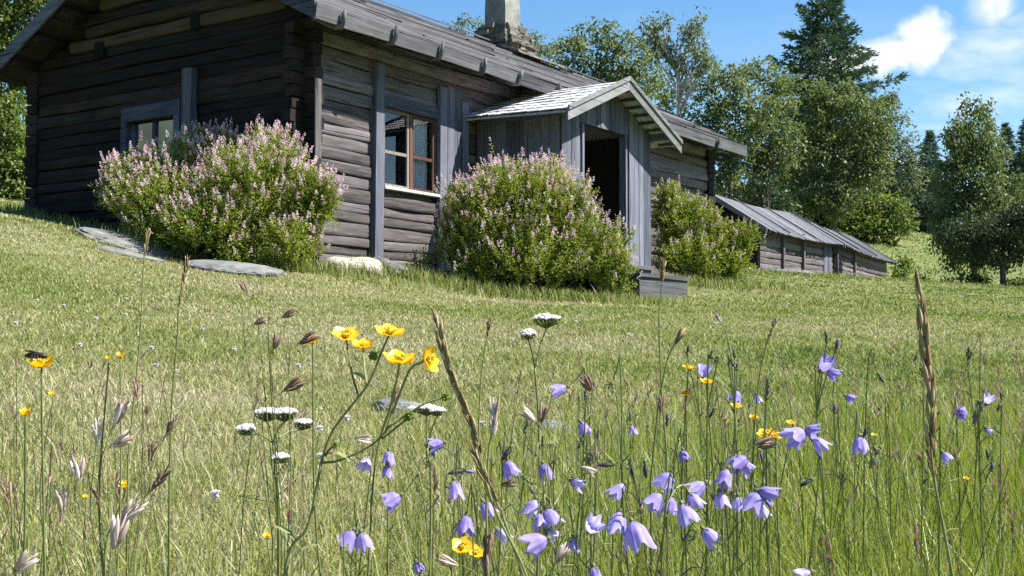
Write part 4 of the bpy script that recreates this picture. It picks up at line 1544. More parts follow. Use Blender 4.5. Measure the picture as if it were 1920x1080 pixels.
# ------------------------------------------------------------------ the flowering bushes by the house
def spirea(label, lobes, base_xy, nshoot, bloom, mat='leaf_bush', leaf=.036, sparse_low=True, seed_shift=0.0):
    """lobes: (px, py, Y, rx px, ry px). Shoots grow outward and up from inside the bush, leaves along them, a blossom spike at many tips"""
    O = np.array([base_xy[0], base_xy[1], gz1(*base_xy)])
    root = empty('flowering_bush', O, label, 'bush', 'pink flowering bushes along the house')
    TP, DR = [], []
    for (px, py, Y, rx, ry) in lobes:
        k = Y / F
        c = at(px, py, Y)
        n = int(nshoot * rx * ry / 10000 * (.75 if py > 440 else 1.05))
        d = unit(RNG.normal(size=(n, 3)))
        d[:, 2] = np.where(d[:, 2] < -.65, -d[:, 2], d[:, 2])
        rr = RNG.uniform(.35, 1, n) ** .40
        wob = 1 + .10 * np.sin(d[:, 0] * 6 + px) * np.cos(d[:, 2] * 5 + py) + RNG.uniform(-.10, .08, n) + .22 * RNG.uniform(0, 1, n) ** 5
        P = c + d * (rr * wob)[:, None] * np.array([rx * k, rx * k * .85, ry * k])
        TP.append(P)
        o = unit(d * np.array([1, 1, .7]) + np.array([0, 0, .85]) + RNG.normal(size=(n, 3)) * .16)
        DR.append(o)
    TP = np.concatenate(TP)
    DR = np.concatenate(DR)
    ok = TP[:, 2] > gz(TP[:, 0], TP[:, 1]) + .10
    TP, DR = TP[ok], DR[ok]
    n = len(TP)
    nl = 28
    SL_ = RNG.uniform(.26, .48, n)
    s = RNG.uniform(0, 1, (n, nl))
    P = TP[:, None] - DR[:, None] * (SL_[:, None] * s)[..., None]
    az = RNG.normal(size=(n, nl, 3))
    az -= DR[:, None] * (az * DR[:, None]).sum(-1, keepdims=True)
    az = unit(az)
    P = P + az * .008
    dirs = az * .9 + DR[:, None] * .75 + RNG.normal(size=az.shape) * .25
    rnd = np.clip(RNG.uniform(.0, .55, (n, 1)) + RNG.uniform(0, .45, (n, nl)) + .12 * (1 - s), 0, 1)
    P = P.reshape(-1, 3)
    zok = P[:, 2] > gz(P[:, 0], P[:, 1]) + .02
    V, Q = leaf_cloud(P[zok], leaf, leaf * .48, dirs.reshape(-1, 3)[zok], flat=.6)
    mesh_np('leaves', V - O, Q, None, M[mat], root, np.repeat(rnd.ravel()[zok], 4))
    # blossom spikes on the shoots that reach the light
    zl, zh = TP[:, 2].min(), np.percentile(TP[:, 2], 97)
    hgt = np.clip((TP[:, 2] - zl) / (zh - zl), 0, 1)
    lit = (DR[:, 2] > .45) & (RNG.uniform(0, 1, n) < bloom * (.60 + .65 * hgt))
    top = TP[lit]
    dr = unit(DR[lit] + np.array([0, 0, .9]))
    nb = 30
    u = RNG.uniform(0, 1, (len(top), nb))
    hl = RNG.uniform(.05, .115, (len(top), 1))
    a = RNG.uniform(0, 6.3, (len(top), nb))
    rad = .0145 * (1 - u * .72)
    off = np.stack([np.cos(a) * rad, np.sin(a) * rad, np.zeros_like(a)], -1)
    PP = top[:, None] + dr[:, None] * (u * hl)[..., None] + off
    dd = off * 40 + dr[:, None] * .5 + RNG.normal(size=PP.shape) * .3
    V, Q = leaf_cloud(PP.reshape(-1, 3), .0125, .011, dd.reshape(-1, 3))
    br = np.clip(RNG.uniform(-.1, .5, (len(top), 1)) + RNG.uniform(0, .6, (len(top), nb)), 0, 1)
    bo = mesh_np('blossoms', V - O, Q, None, M['blossom'], root, np.repeat(br.ravel(), 4))
    bo['kind'] = 'stuff'
    # woody stems from the foot
    mb = MB()
    for i in RNG.choice(n, 70, replace=False):
        b = np.array([RNG.normal() * .22, RNG.normal() * .16, -.05])
        e = TP[i] - DR[i] * .3 - O
        m_ = b * .5 + e * .5 + np.array([0, 0, .12])
        mb.tube([b, m_, e], [.009, .006, .003], 4, cap=False)
    mb.build('stems', M['bark'], root)
    return root


p = at(430, 505, 13.2)
spirea('widest pink flowering bush, in front of the dark gable wall', [
    (330, 385, 13.5, 130, 85), (470, 360, 13.2, 120, 100), (255, 350, 13.8, 75, 70), (420, 300, 13.7, 75, 55), (520, 300, 13.4, 70, 55), (580, 370, 13.1, 60, 65), (400, 420, 13.0, 120, 60),
    (540, 450, 12.9, 75, 50), (470, 470, 12.9, 70, 32), (215, 350, 13.9, 32, 40), (340, 300, 13.8, 70, 45), (615, 365, 13.1, 30, 40), (300, 430, 13.3, 60, 28), (370, 265, 13.7, 40, 30), (490, 262, 13.5, 40, 30)], p[:2], 470, .50)
p = at(985, 545, 14.3)
spirea('rounded pink flowering bush in front of the porch door', [
    (980, 400, 14.5, 130, 105), (900, 430, 14.4, 85, 85), (1040, 400, 14.5, 85, 95), (960, 350, 14.6, 90, 55), (1030, 335, 14.6, 45, 45), (870, 390, 14.6, 55, 60), (1100, 460, 14.2, 80, 70), (1000, 480, 14.1, 120, 62),
    (1140, 500, 14.2, 52, 50), (900, 500, 14.2, 70, 48), (1160, 455, 14.3, 36, 36), (845, 440, 14.6, 34, 70), (1085, 385, 14.4, 40, 40), (1165, 505, 14.2, 34, 46)], p[:2], 470, .40)
p = at(1320, 525, 20.3)
spirea('smallest pink flowering bush, beyond the porch beside the far house wall', [
    (1290, 418, 20.6, 70, 56), (1255, 390, 20.8, 45, 55), (1350, 458, 20.3, 60, 52), (1310, 480, 20.0, 75, 46), (1395, 445, 20.2, 38, 36), (1260, 470, 20.4, 45, 50), (1370, 490, 20.1, 45, 36)], p[:2], 700, .20, leaf=.05)


def sprig():
    p = at(790, 515, 14.75)
    O = np.array([p[0], p[1], gz1(p[0], p[1])])
    root = empty('young_shrub', O, 'small yellow-green shrub sprouting between the wall and the middle bush', 'shrub')
    mb = MB()
    PP = []
    for k in range(11):
        e = np.array([RNG.normal() * .10, RNG.normal() * .08, RNG.uniform(.22, .5)])
        mb.tube([(0, 0, 0), e * .5 + np.array([0, 0, .03]), e], [.006, .004, .002], 4)
        PP.append(e * RNG.uniform(.35, 1, (22, 1)) + RNG.normal(size=(22, 3)) * .02)
    PP = np.concatenate(PP)
    V, Q = leaf_cloud(PP, .05, .026)
    mesh_np('leaves', V, Q, None, M['leaf_bush'], root, np.repeat(RNG.uniform(.4, 1, len(PP)), 4))
    mb.build('stems', M['bark'], root)


sprig()


# ------------------------------------------------------------------ grass
def blades(name, X, Y, H, W, lean, rnd, mat, base_off=None, curl=.5):
    n = len(X)
    Z = gz(X, Y)
    a = RNG.uniform(0, 2 * math.pi, n)
    f = RNG.uniform(0, 2 * math.pi, n)            # facing of the blade
    lx, ly = np.cos(a) * lean, np.sin(a) * lean
    wx, wy = np.cos(f) * W * .5, np.sin(f) * W * .5
    b = np.stack([X, Y, Z - .004], 1)
    wv = np.stack([wx, wy, np.zeros(n)], 1)
    mid = b + np.stack([lx * H * .35, ly * H * .35, H * .55], 1)
    tip = b + np.stack([lx * H, ly * H, H * np.sqrt(np.clip(1 - (lean * .8) ** 2, .15, 1))], 1)
    V = np.stack([b - wv, b + wv, mid - wv * .75, mid + wv * .75, tip], 1).reshape(-1, 3)
    i = np.arange(n) * 5
    Q = np.stack([i, i + 1, i + 3, i + 2], 1)
    T = np.stack([i + 2, i + 3, i + 4], 1)
    return mesh_np(name, V, Q, T, mat, None, np.repeat(np.clip(rnd, 0, 1), 5))


def patch(X, Y):
    return (np.sin(X * 1.9 + 1.3 * np.sin(Y * 1.1)) + np.sin(Y * 1.5 - X * .8 + 2) + .7 * np.sin(X * 4.7 + Y * 3.1) + .5 * np.sin(X * 9.1 - Y * 7.3 + 1)) / 3.2


def field(n, y0, y1, pw, side, h0, h1, w0, wk, base):
    # more blades per square metre close to the path than far out in the meadow
    u = RNG.uniform(0, 1, n)
    q = 1 - pw + 1e-6
    Y = (y0 ** q + (y1 ** q - y0 ** q) * u) ** (1 / q)
    X = RNG.uniform(-1, 1, n) * (Y * .43 + side)
    L = np.stack([X - HC[0], Y - HC[1]], 1)
    lx = L @ EX[:2]
    ly = L @ EY[:2]
    ok = ~((lx > -.05) & (lx < LL) & (ly > -.05) & (ly < WW))
    X, Y = X[ok], Y[ok]
    m = len(X)
    H = RNG.uniform(h0, h1, m) * (1 + .25 * patch(X * .8, Y * .8))
    W = np.maximum(w0, wk * Y) * RNG.uniform(.7, 1.3, m)
    lean = RNG.uniform(.45, 1.22, m)
    left = np.clip(-X / (Y * .43 + .01), -1, 1)
    fine = np.sin(X * 31 + 2 * np.sin(Y * 17)) * np.sin(Y * 27 + 2 * np.sin(X * 19))
    H *= 1 + .35 * fine
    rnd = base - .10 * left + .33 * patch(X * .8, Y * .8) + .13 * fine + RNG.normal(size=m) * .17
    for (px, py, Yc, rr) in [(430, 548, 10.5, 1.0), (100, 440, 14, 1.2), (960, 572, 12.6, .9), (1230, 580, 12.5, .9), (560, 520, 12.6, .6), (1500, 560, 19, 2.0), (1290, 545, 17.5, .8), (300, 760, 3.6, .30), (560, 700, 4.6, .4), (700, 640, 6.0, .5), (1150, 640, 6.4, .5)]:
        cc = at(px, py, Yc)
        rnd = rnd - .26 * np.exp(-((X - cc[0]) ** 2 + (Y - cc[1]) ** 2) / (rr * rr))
    return X, Y, H, W, lean, rnd


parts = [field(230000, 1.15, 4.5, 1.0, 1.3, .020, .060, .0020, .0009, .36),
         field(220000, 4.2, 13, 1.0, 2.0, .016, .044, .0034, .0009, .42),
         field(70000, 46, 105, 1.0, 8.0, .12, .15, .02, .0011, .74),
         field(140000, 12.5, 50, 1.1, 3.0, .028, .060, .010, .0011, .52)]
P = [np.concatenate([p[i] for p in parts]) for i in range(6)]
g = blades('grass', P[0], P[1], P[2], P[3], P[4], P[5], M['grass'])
tag(g, kind='stuff')

# lush unmown grass in the near right corner, thinner to the left
n = 170000
Y = RNG.uniform(.95, 3.3, n)
X = RNG.uniform(-.60, 1.05, n) * Y
side = np.clip((X / Y + .12) / .42, 0, 1)
dn = np.clip(1.25 - (Y - 1.0) / 1.9, 0, 1)
keep = RNG.uniform(0, 1, n) < (.10 + .90 * side) * dn
X, Y = X[keep], Y[keep]
side = side[keep]
m = len(X)
g = blades('grass', X, Y, RNG.uniform(.05, .17, m) * (.7 + .5 * side), .0021 * RNG.uniform(.6, 1.5, m), RNG.uniform(.05, .6, m), .55 + .24 * RNG.normal(size=m) - .18 * (1 - side), M['grass_lush'])
tag(g, kind='stuff')

# longer tufts along the walls, rocks and bushes
T = []
for (px, py, Yc, n_, sp) in [(90, 415, 16.6, 500, .5), (150, 440, 15.6, 500, .5), (320, 490, 13.2, 400, .4), (600, 512, 13.2, 500, .4), (700, 512, 13.7, 300, .3), (850, 545, 13.9, 500, .4), (960, 560, 13.6, 500, .5),
                             (1060, 560, 13.7, 500, .5), (1150, 560, 14.2, 400, .4), (1290, 535, 19.0, 500, .5), (1380, 525, 19.8, 400, .5), (1450, 520, 30, 500, 1.0), (1550, 522, 42, 500, 1.6), (1640, 522, 50, 500, 2.0),
                             (1700, 528, 46, 700, 1.8), (1800, 530, 44, 800, 2.0), (1900, 535, 43, 800, 2.0), (30, 410, 19, 500, .6)]:
    c = at(px, py, Yc)
    T.append(np.stack([c[0] + RNG.normal(size=n_) * sp, c[1] + RNG.normal(size=n_) * sp * .5, np.full(n_, Yc)], 1))
T = np.concatenate(T)
L = np.stack([T[:, 0] - HC[0], T[:, 1] - HC[1]], 1)
T = T[~((L @ EX[:2] > -.02) & (L @ EX[:2] < LL) & (L @ EY[:2] > -.02) & (L @ EY[:2] < WW))]
m = len(T)
g = blades('grass', T[:, 0], T[:, 1], RNG.uniform(.08, .22, m), .00095 * T[:, 2] * RNG.uniform(.6, 1.3, m), RNG.uniform(.1, .7, m), .6 + .2 * RNG.normal(size=m), M['grass'])
tag(g, kind='stuff')


# ------------------------------------------------------------------ thin meadow stalks with small seed tips (a mass nobody could count)
def stalks(n, xr, yr, hr, prob, tipmat, mixr):
    Yv = RNG.uniform(*yr, n * 4)
    Xv = RNG.uniform(*xr, n * 4) * Yv
    kp = RNG.uniform(0, 1, n * 4) < prob(Xv, Yv)
    Xv, Yv = Xv[kp][:n], Yv[kp][:n]
    Zv = gz(Xv, Yv)
    mb = MB()
    tips, tdir = [], []
    for x, y, z in zip(Xv, Yv, Zv):
        h = random.uniform(*hr)
        a = random.uniform(0, 6.28)
        ln = random.uniform(.02, .22) * h
        b = np.array([x, y, z - .01])
        t_ = b + np.array([math.cos(a) * ln, math.sin(a) * ln, h])
        mid = (b + t_) / 2 - np.array([math.cos(a), math.sin(a), 0]) * ln * .2
        mb.tube([b, mid, t_], [.0008, .0007, .0004], 3, random.random(), cap=False)
        k = random.choice((0, 1, 1, 2))
        for q in range(k * 3):
            s = random.uniform(0, .14)
            tips.append(t_ + (b - t_) * s)
            tdir.append(np.array([random.gauss(0, .35), random.gauss(0, .35), 1]))
    return mb, np.array(tips), np.array(tdir)


mb, tips, td = stalks(560, (-.1, .95), (1.0, 2.6), (.13, .31), lambda x, y: np.clip((x / y + .06) / .30, .05, 1), None, None)
g = mb.build('meadow_stalks', M['stalk'])
tag(g, kind='stuff')
V, Q = leaf_cloud(tips, .013, .0034, td)
g = mesh_np('grass_tips', V, Q, None, M['seed_brown'], None, np.repeat(RNG.uniform(0, 1, len(tips)), 4))
tag(g, kind='stuff')
mb, tips, td = stalks(100, (-.62, .0), (.95, 2.4), (.08, .30), lambda x, y: np.clip(-x / y / .35, .15, 1), None, None)
g = mb.build('meadow_stalks', M['stalk'])
tag(g, kind='stuff')
V, Q = leaf_cloud(tips, .014, .0038, td)
g = mesh_np('grass_tips', V, Q, None, M['seed_brown'], None, np.repeat(RNG.uniform(0, 1, len(tips)), 4))
tag(g, kind='stuff')


# ------------------------------------------------------------------ flowers
def frame_from(axis):
    a = np.asarray(axis, float)
    a = a / np.linalg.norm(a)
    r = np.array([0, 0, 1.0]) if abs(a[2]) < .9 else np.array([1.0, 0, 0])
    u = np.cross(r, a)
    u /= np.linalg.norm(u)
    return u, np.cross(a, u), a


def img_dir(deg, toward=0.0):
    """direction: deg measured in the upright plane facing the path, 0 = down, 90 = to the right; toward > 0 leans to the viewer"""
    a = R(deg)
    d = np.array([math.sin(a), -toward, -math.cos(a)])
    return d / np.linalg.norm(d)


def bell_mesh():
    nr, ns = 9, 40
    V, Q, Rn = [], [], []
    for i in range(nr):
        t_ = i / (nr - 1)
        for k in range(ns):
            th = 2 * math.pi * k / ns
            lob = (0.5 + 0.5 * math.cos(5 * th))          # 1 in the middle of a lobe
            z = t_ * (.70 + .30 * lob ** .8 * (t_ ** 2) + .30 * (1 - t_ ** 2) * 0)
            r = .08 + .34 * math.sin(min(1, t_ * 1.9) * math.pi / 2) + .10 * t_ + .30 * max(0, t_ - .55) ** 1.3 * (.4 + 1.3 * lob)
            r *= 1 + .05 * math.cos(10 * th) * t_
            if i == 0:
                r = .05
            V.append((r * math.cos(th), r * math.sin(th), z))
            Rn.append(.35 + .35 * t_ - .34 * (lob > .90) + random.uniform(-.08, .08))
    for i in range(nr - 1):
        for k in range(ns):
            k2 = (k + 1) % ns
            Q.append((i * ns + k, i * ns + k2, (i + 1) * ns + k2, (i + 1) * ns + k))
    return np.array(V), Q, np.clip(Rn, 0, 1)


BELL = bell_mesh()


def place(V, pos, axis, size, spin=0.0):
    u, v, a = frame_from(axis)
    c, s = math.cos(spin), math.sin(spin)
    u2, v2 = u * c + v * s, v * c - u * s
    return pos + (V[:, :1] * u2 + V[:, 1:2] * v2 + V[:, 2:3] * a) * size


def bez(a, b, c, d, n=9):
    t_ = np.linspace(0, 1, n)[:, None]
    return (1 - t_) ** 3 * a + 3 * (1 - t_) ** 2 * t_ * b + 3 * (1 - t_) * t_ ** 2 * c + t_ ** 3 * d


def ellip(mb, c, axis, ln, rad, rnd=None, sides=7, prof=((0, .25), (.2, .8), (.5, 1), (.8, .65), (1, .1))):
    u, v, a = frame_from(axis)
    pts = [c + a * ln * t_ for t_, _ in prof]
    mb.tube(pts, [rad * r for _, r in prof], sides, rnd)


def harebell(label, flowers, foot=None, group=None):
    """flowers: (px, py, Y, size px, deg, toward[, kind]) ; kind b = closed bud"""
    f0 = flowers[0]
    p0 = at(f0[0], f0[1], f0[2])
    fx = foot[0] if foot else p0[0] + random.uniform(-.035, .035)
    fy = foot[1] if foot else p0[1] + random.uniform(-.02, .05)
    O = np.array([fx, fy, gz1(fx, fy)])
    root = empty('harebell', O, label, 'wildflower', group)
    smb = MB()
    joint = None
    for n_, fl in enumerate(flowers):
        px, py, Y, sz, deg, tow = fl[:6]
        kind = fl[6] if len(fl) > 6 else 'f'
        size = sz * Y / F * (.81 if kind == 'f' else .9)
        ax = img_dir(deg, tow)
        c = at(px, py, Y) - ax * size * .42          # where the bell joins its stalk
        up = c - ax * .012 + np.array([0, 0, .010])
        if n_ == 0:
            top = up + np.array([random.uniform(-.006, .006), 0, .004])
            b1 = O + (top - O) * .4 + np.array([random.uniform(-.02, .02), random.uniform(-.01, .01), 0])
            st = bez(O - np.array([0, 0, .01]), b1, top - (top - O) * .12 - ax * .01, top)
            tail = bez(top, top - ax * .004 + np.array([0, 0, .003]), c - ax * .008, c, 6)
            pts = np.concatenate([st, tail[1:]])
            smb.tube(pts, np.linspace(.00085, .0005, len(pts)), 5, random.random())
            joint = st[-3]
            for q in range(7):            # thread-like stem leaves
                s = st[1 + q % 6]
                e = s + np.array([random.uniform(-.02, .02), random.uniform(-.01, .01), random.uniform(.004, .02)])
                smb.tube([s, (s + e) / 2 + np.array([0, 0, .003]), e], [.0008, .0007, .0003], 3, random.random(), cap=False)
        else:
            st = bez(joint, joint + np.array([0, 0, .012]), up, c, 8)
            smb.tube(st, np.linspace(.0008, .0006, len(st)), 5, random.random())
        if kind == 'b':
            b = MB()
            ellip(b, c, ax, size, size * .17, random.random())
            fo = b.build('bud', M['budviolet'], root, True)
        else:
            V, Q, Rn = BELL
            sq = V.copy()
            sq[:, :2] *= random.uniform(.70, .92)
            sq[:, 0] *= random.uniform(.82, 1.0)
            th_ = np.arctan2(sq[:, 1], sq[:, 0])
            ph_ = random.uniform(0, 6)
            wr = 1 + (.10 * np.sin(2 * th_ + ph_) + .05 * np.sin(7 * th_ + ph_ * 2)) * np.clip(sq[:, 2] / .9, 0, 1) ** 1.5
            sq[:, :2] *= wr[:, None]
            sq[:, 2] *= 1 + .10 * np.sin(th_ + ph_) * np.clip(sq[:, 2], 0, 1) ** 2
            P_ = place(sq, c, ax, size, random.uniform(0, 6))
            fo = mesh_np('flower', P_, Q, None, M['bell'], root, np.clip(Rn + random.uniform(-.28, .28), 0, 1), True)
        fo.data.transform(Matrix.Translation([-v for v in O]))
        cb = MB()
        ellip(cb, c - ax * .0035, ax, .0055, .0021, .3)
        u, v, a = frame_from(ax)
        for q in range(5):
            an = 2 * math.pi * q / 5
            d = u * math.cos(an) + v * math.sin(an)
            cb.tube([c, c + d * .004 + ax * .002, c + d * .0055 + ax * .006], [.0006, .0005, .0002], 3, .3, cap=False)
        if kind == 's':                   # pale style and stamens in a flower that looks at us
            pass
        co = cb.build('calyx', M['stem'], fo)
        co.data.transform(Matrix.Translation([-v for v in O]))
    so = smb.build('stem', M['stem'], root)
    so.data.transform(Matrix.Translation([-v for v in O]))
    return root


HB = [
    ('harebell nodding left, standing alone behind the tall brown spike', [(1050, 730, 1.15, 40, -70, .1), (1100, 718, 1.17, 18, 40, 0, 'b')]),
    ('harebell with one small drooping bell below the lone left-nodding one', [(1093, 801, 1.2, 34, 25, .2)]),
    ('small pale harebell far back, halfway between two taller buds', [(1186, 805, 1.7, 22, 10, .2)]),
    ('upright harebell just above a small yellow buttercup', [(1320, 697, 1.5, 32, 165, -.1), (1290, 655, 1.5, 20, 170, 0, 'b')]),
    ('small harebell above a pair of yellow buttercups', [(1380, 742, 1.6, 30, -20, .1), (1420, 746, 1.6, 20, 15, .1)]),
    ('tallest harebell, wide open with two buds above it', [(1546, 684, 1.25, 42, 150, .7), (1569, 647, 1.25, 26, 170, .1, 'b'), (1549, 630, 1.25, 22, 185, 0, 'b'), (1560, 700, 1.25, 30, 60, .3)]),
    ('harebell with two bells arching apart on one stem', [(1496, 816, 1.1, 48, -65, .2), (1536, 832, 1.1, 44, 40, .4), (1520, 808, 1.1, 36, 80, .1)]),
    ('harebell with a full hanging bell right of the arching pair', [(1613, 832, 1.2, 44, 0, .4), (1622, 812, 1.2, 24, 160, 0, 'b')]),
    ('small harebell behind the right-hand stalks', [(1593, 746, 1.5, 24, 60, .5)]),
    ('harebell looking straight out, right of the big grass spike', [(1800, 772, 1.3, 26, 0, 3.0)]),
    ('harebell with two small bells at the right end of the bed', [(1853, 750, 1.3, 26, 170, .8), (1838, 762, 1.3, 22, 20, 0, 'b'), (1828, 788, 1.3, 22, 0, 0, 'b')]),
    ('single harebell hanging over the pink seed heads', [(1021, 881, 1.15, 36, 15, 0)]),
    ('single harebell lying to the right above the cluster edge', [(1080, 906, 1.1, 34, 65, .2)]),
    ('harebell nodding left under two closed buds', [(1160, 918, 1.05, 44, -45, .2), (1136, 871, 1.06, 32, -85, 0, 'b'), (1210, 880, 1.06, 34, 5, 0, 'b'), (1185, 880, 1.06, 36, 10, 0, 'b')]),
    ('harebell tilted left at the top of the dense group', [(1250, 900, 1.05, 46, -30, .1)]),
    ('harebell with a broad bell left of the dense group', [(1230, 938, 1.02, 48, -40, .4)]),
    ('harebell with three overlapping bells in the middle of the dense group', [(1285, 962, 1.0, 52, 20, .3), (1258, 945, 1.02, 40, -10, .2), (1300, 938, 1.03, 42, 30, .2)]),
    ('harebell nodding to the left above the overlapping bells', [(1310, 914, 1.05, 44, -55, .2)]),
    ('harebell with pale bells high on the right of the dense group', [(1360, 894, 1.05, 46, -20, .2), (1388, 866, 1.06, 46, -60, .2), (1398, 874, 1.07, 36, 45, .1)]),
    ('harebell with two small bells under the pale ones', [(1352, 936, 1.05, 40, 10, .3), (1384, 942, 1.05, 34, 0, .1)]),
    ('harebell with a big ragged pair of bells at the right of the group', [(1415, 938, 1.0, 50, -25, .1), (1436, 925, 1.0, 48, 70, .1), (1428, 955, 1.02, 36, 25, .2)]),
    ('harebell with one smooth bell hanging low and alone', [(1328, 1003, 1.0, 44, 40, -.1), (1288, 1010, 1.0, 22, -85, 0, 'b')]),
    ('harebell with the longest bell, hanging straight down', [(1192, 1000, .95, 68, 18, .15), (1158, 978, .96, 56, -15, .3)]),
    ('harebell opening like a star toward the path', [(1110, 988, 1.0, 46, 150, 1.1)]),
    ('harebell with bells crowded behind the pink seed head', [(1000, 950, 1.02, 42, -20, .2), (1030, 968, 1.0, 44, 25, .3), (1012, 975, 1.0, 38, 0, .5)]),
    ('harebell with a big bell stretched to the left at the bottom', [(1008, 1018, .98, 58, -68, .2), (1032, 1000, 1.0, 30, 50, 0)]),
    ('harebell with white-edged bell right of the tall brown spike', [(955, 876, 1.08, 40, 20, .1), (950, 850, 1.08, 34, -35, 0, 'b'), (940, 842, 1.09, 22, 10, 0, 'b')]),
    ('harebell with a wide bell and two buds left of the tall brown spike', [(854, 916, 1.05, 46, 10, .15), (856, 884, 1.06, 34, -75, 0, 'b'), (878, 884, 1.06, 26, 80, 0, 'b')]),
    ('harebell with crumpled bell below the wide one', [(873, 982, 1.0, 46, -5, .4)]),
    ('harebell half hidden behind the tall brown spike', [(912, 952, 1.1, 40, 30, .1)]),
    ('harebell hanging low behind the spike, above the path', [(940, 1002, 1.1, 38, 45, .2)]),
    ('harebell pointing left, highest on the left side', [(820, 833, 1.2, 36, -75, .2), (812, 852, 1.2, 20, 30, 0, 'b')]),
    ('harebell tilted right, lone in the left part of the lawn', [(738, 936, 1.1, 42, -60, .15)]),
    ('harebell with two bells one above the other', [(729, 856, 1.2, 32, 0, .2), (726, 883, 1.2, 30, 5, .2)]),
    ('small round harebell beside the buttercup stem', [(687, 867, 1.2, 28, -20, 1.0)]),
    ('harebell with two bells side by side low on the left', [(655, 1008, 1.05, 44, -30, .3), (681, 1013, 1.05, 44, 15, .1)]),
    ('small harebell at the bottom edge left of the spike', [(783, 1062, 1.1, 28, 20, .2)]),
    ('pale blurred harebell behind the dense group', [(1282, 853, 1.5, 28, 10, .2)]),
    ('dark violet closed harebell beside the big grass spike', [(1745, 790, .95, 36, 185, 0, 'b')]),
    ('dark nodding harebell bud alone in the tall grass', [(1511, 905, 1.1, 28, -60, 0, 'b')]),
    ('harebell at the bottom edge in the near grass', [(1115, 1075, 1.0, 36, 10, .2)]),
    ('harebell cut by the bottom edge under the tall grass', [(1508, 1078, .95, 40, -70, .1)]),
    ('shaded harebell half closed under the star-shaped one', [(1075, 1018, 1.05, 34, 0, .1)]),
    ('tiny harebell on the far right edge', [(1852, 806, 1.5, 18, 40, .3)]),
    ('small white-lit harebell in the grass right of the spike', [(1773, 856, 1.2, 26, 30, .6)]),
]
for lab, fl in HB:
    harebell(lab, fl)

# slim closed harebell buds among the stalks
for i in range(26):
    px = random.uniform(980, 1900)
    py = random.uniform(650, 860) if px > 1150 else random.uniform(720, 900)
    Y = random.uniform(1.05, 1.7)
    n_ = random.choice((1, 2, 2))
    fl = []
    for q in range(n_):
        fl.append((px + q * random.uniform(-16, 16), py + q * random.uniform(8, 26), Y, random.uniform(13, 22), random.choice((180, 170, 190, 30, -30)), 0, 'b'))
    harebell('harebell stalk in the grass with only closed buds', fl, group='budding harebells in the grass')


def rose_petal(n=5, cup=.55, wd=.62, ph=0.0):
    """five rounded petals forming a cup of unit size"""
    V, Q, Rn = [], [], []
    nu, nv = 6, 7
    for p_ in range(n):
        a0 = 2 * math.pi * p_ / n + ph + random.uniform(-.06, .06)
        op = cup + random.uniform(-.10, .10)
        b0 = len(V)
        for i in range(nu):
            t_ = i / (nu - 1)
            for j in range(nv):
                s = (j / (nv - 1) - .5) * 2
                w_ = wd * (math.sin(math.pi * min(1, t_ * .80 + .10)) ** .7) * (1 if t_ < .85 else .86)
                if i == 0:
                    w_ = .08
                r = .06 + t_ * (.98 - .10 * s * s * t_)
                z = op * (t_ ** 1.6) - .05 * s * s + .14 * op * (s * s) * t_
                x, y = r, s * w_ * .62
                V.append((x * math.cos(a0) - y * math.sin(a0), x * math.sin(a0) + y * math.cos(a0), z * .9))
                Rn.append(.35 + .5 * t_ + random.uniform(-.1, .1))
        for i in range(nu - 1):
            for j in range(nv - 1):
                q = b0 + i * nv + j
                Q.append((q, q + nv, q + nv + 1, q + 1))
    return np.array(V), Q, np.clip(Rn, 0, 1)


def add_buttercup(root, O, px, py, Y, sz, axis, cup=.5):
    size = sz * Y / F * .5
    c = at(px, py, Y)
    ax = np.asarray(axis, float)
    ax /= np.linalg.norm(ax)
    c = c - ax * size * .25
    V, Q, Rn = rose_petal(5, cup, .95, random.uniform(0, 6))
    fo = mesh_np('flower', place(V, c, ax, size) - O, Q, None, M['yellow'], root, Rn, True)
    mb = MB()
    ellip(mb, c + ax * size * .02, ax, size * .34, size * .20, .25)
    u, v, a = frame_from(ax)
    for q in range(22):
        an = random.uniform(0, 6.28)
        d = u * math.cos(an) + v * math.sin(an)
        e = c + ax * size * random.uniform(.30, .45) + d * size * random.uniform(.20, .40)
        mb.tube([c + d * size * .12, e], [.0003, .0007], 4, random.random())
    so = mb.build('stamens', M['yellow_core'], fo)
    so.data.transform(Matrix.Translation([-v_ for v_ in O]))
    return c, ax


def stem_part(root, O, curves, r0=.0014, r1=.0008, mat='stem', name='stem'):
    mb = MB()
    for cv in curves:
        mb.tube(cv, np.linspace(r0, r1, len(cv)), 6, random.random())
    so = mb.build(name, M[mat], root, True)
    so.data.transform(Matrix.Translation([-v_ for v_ in O]))
    return so


def smooth_path(pts, n=22):
    """Catmull-Rom through measured points"""
    P_ = [np.asarray(p, float) for p in pts]
    P_ = [P_[0] * 2 - P_[1]] + P_ + [P_[-1] * 2 - P_[-2]]
    out = []
    m_ = len(P_) - 3
    for i in range(m_):
        p0, p1, p2, p3 = P_[i:i + 4]
        for t_ in np.linspace(0, 1, max(3, n // m_), endpoint=(i == m_ - 1)):
            out.append(.5 * ((2 * p1) + (-p0 + p2) * t_ + (2 * p0 - 5 * p1 + 4 * p2 - p3) * t_ ** 2 + (-p0 + 3 * p1 - 3 * p2 + p3) * t_ ** 3))
    return np.array(out)


def leaf_strip(mb, a, b, w_, droop=.01, rnd=None):
    a, b = np.asarray(a, float), np.asarray(b, float)
    d = b - a
    s = np.cross(d, [0, -.4, 1])
    s = s / (np.linalg.norm(s) + 1e-9) * w_
    m1 = a + d * .35 + np.array([0, 0, droop])
    m2 = a + d * .7 + np.array([0, 0, droop * .7])
    mb.add([a, m1 - s, m1 + s, m2 - s * .8, m2 + s * .8, b], [(1, 2, 4, 3)], [(0, 2, 1), (3, 4, 5)], rnd)


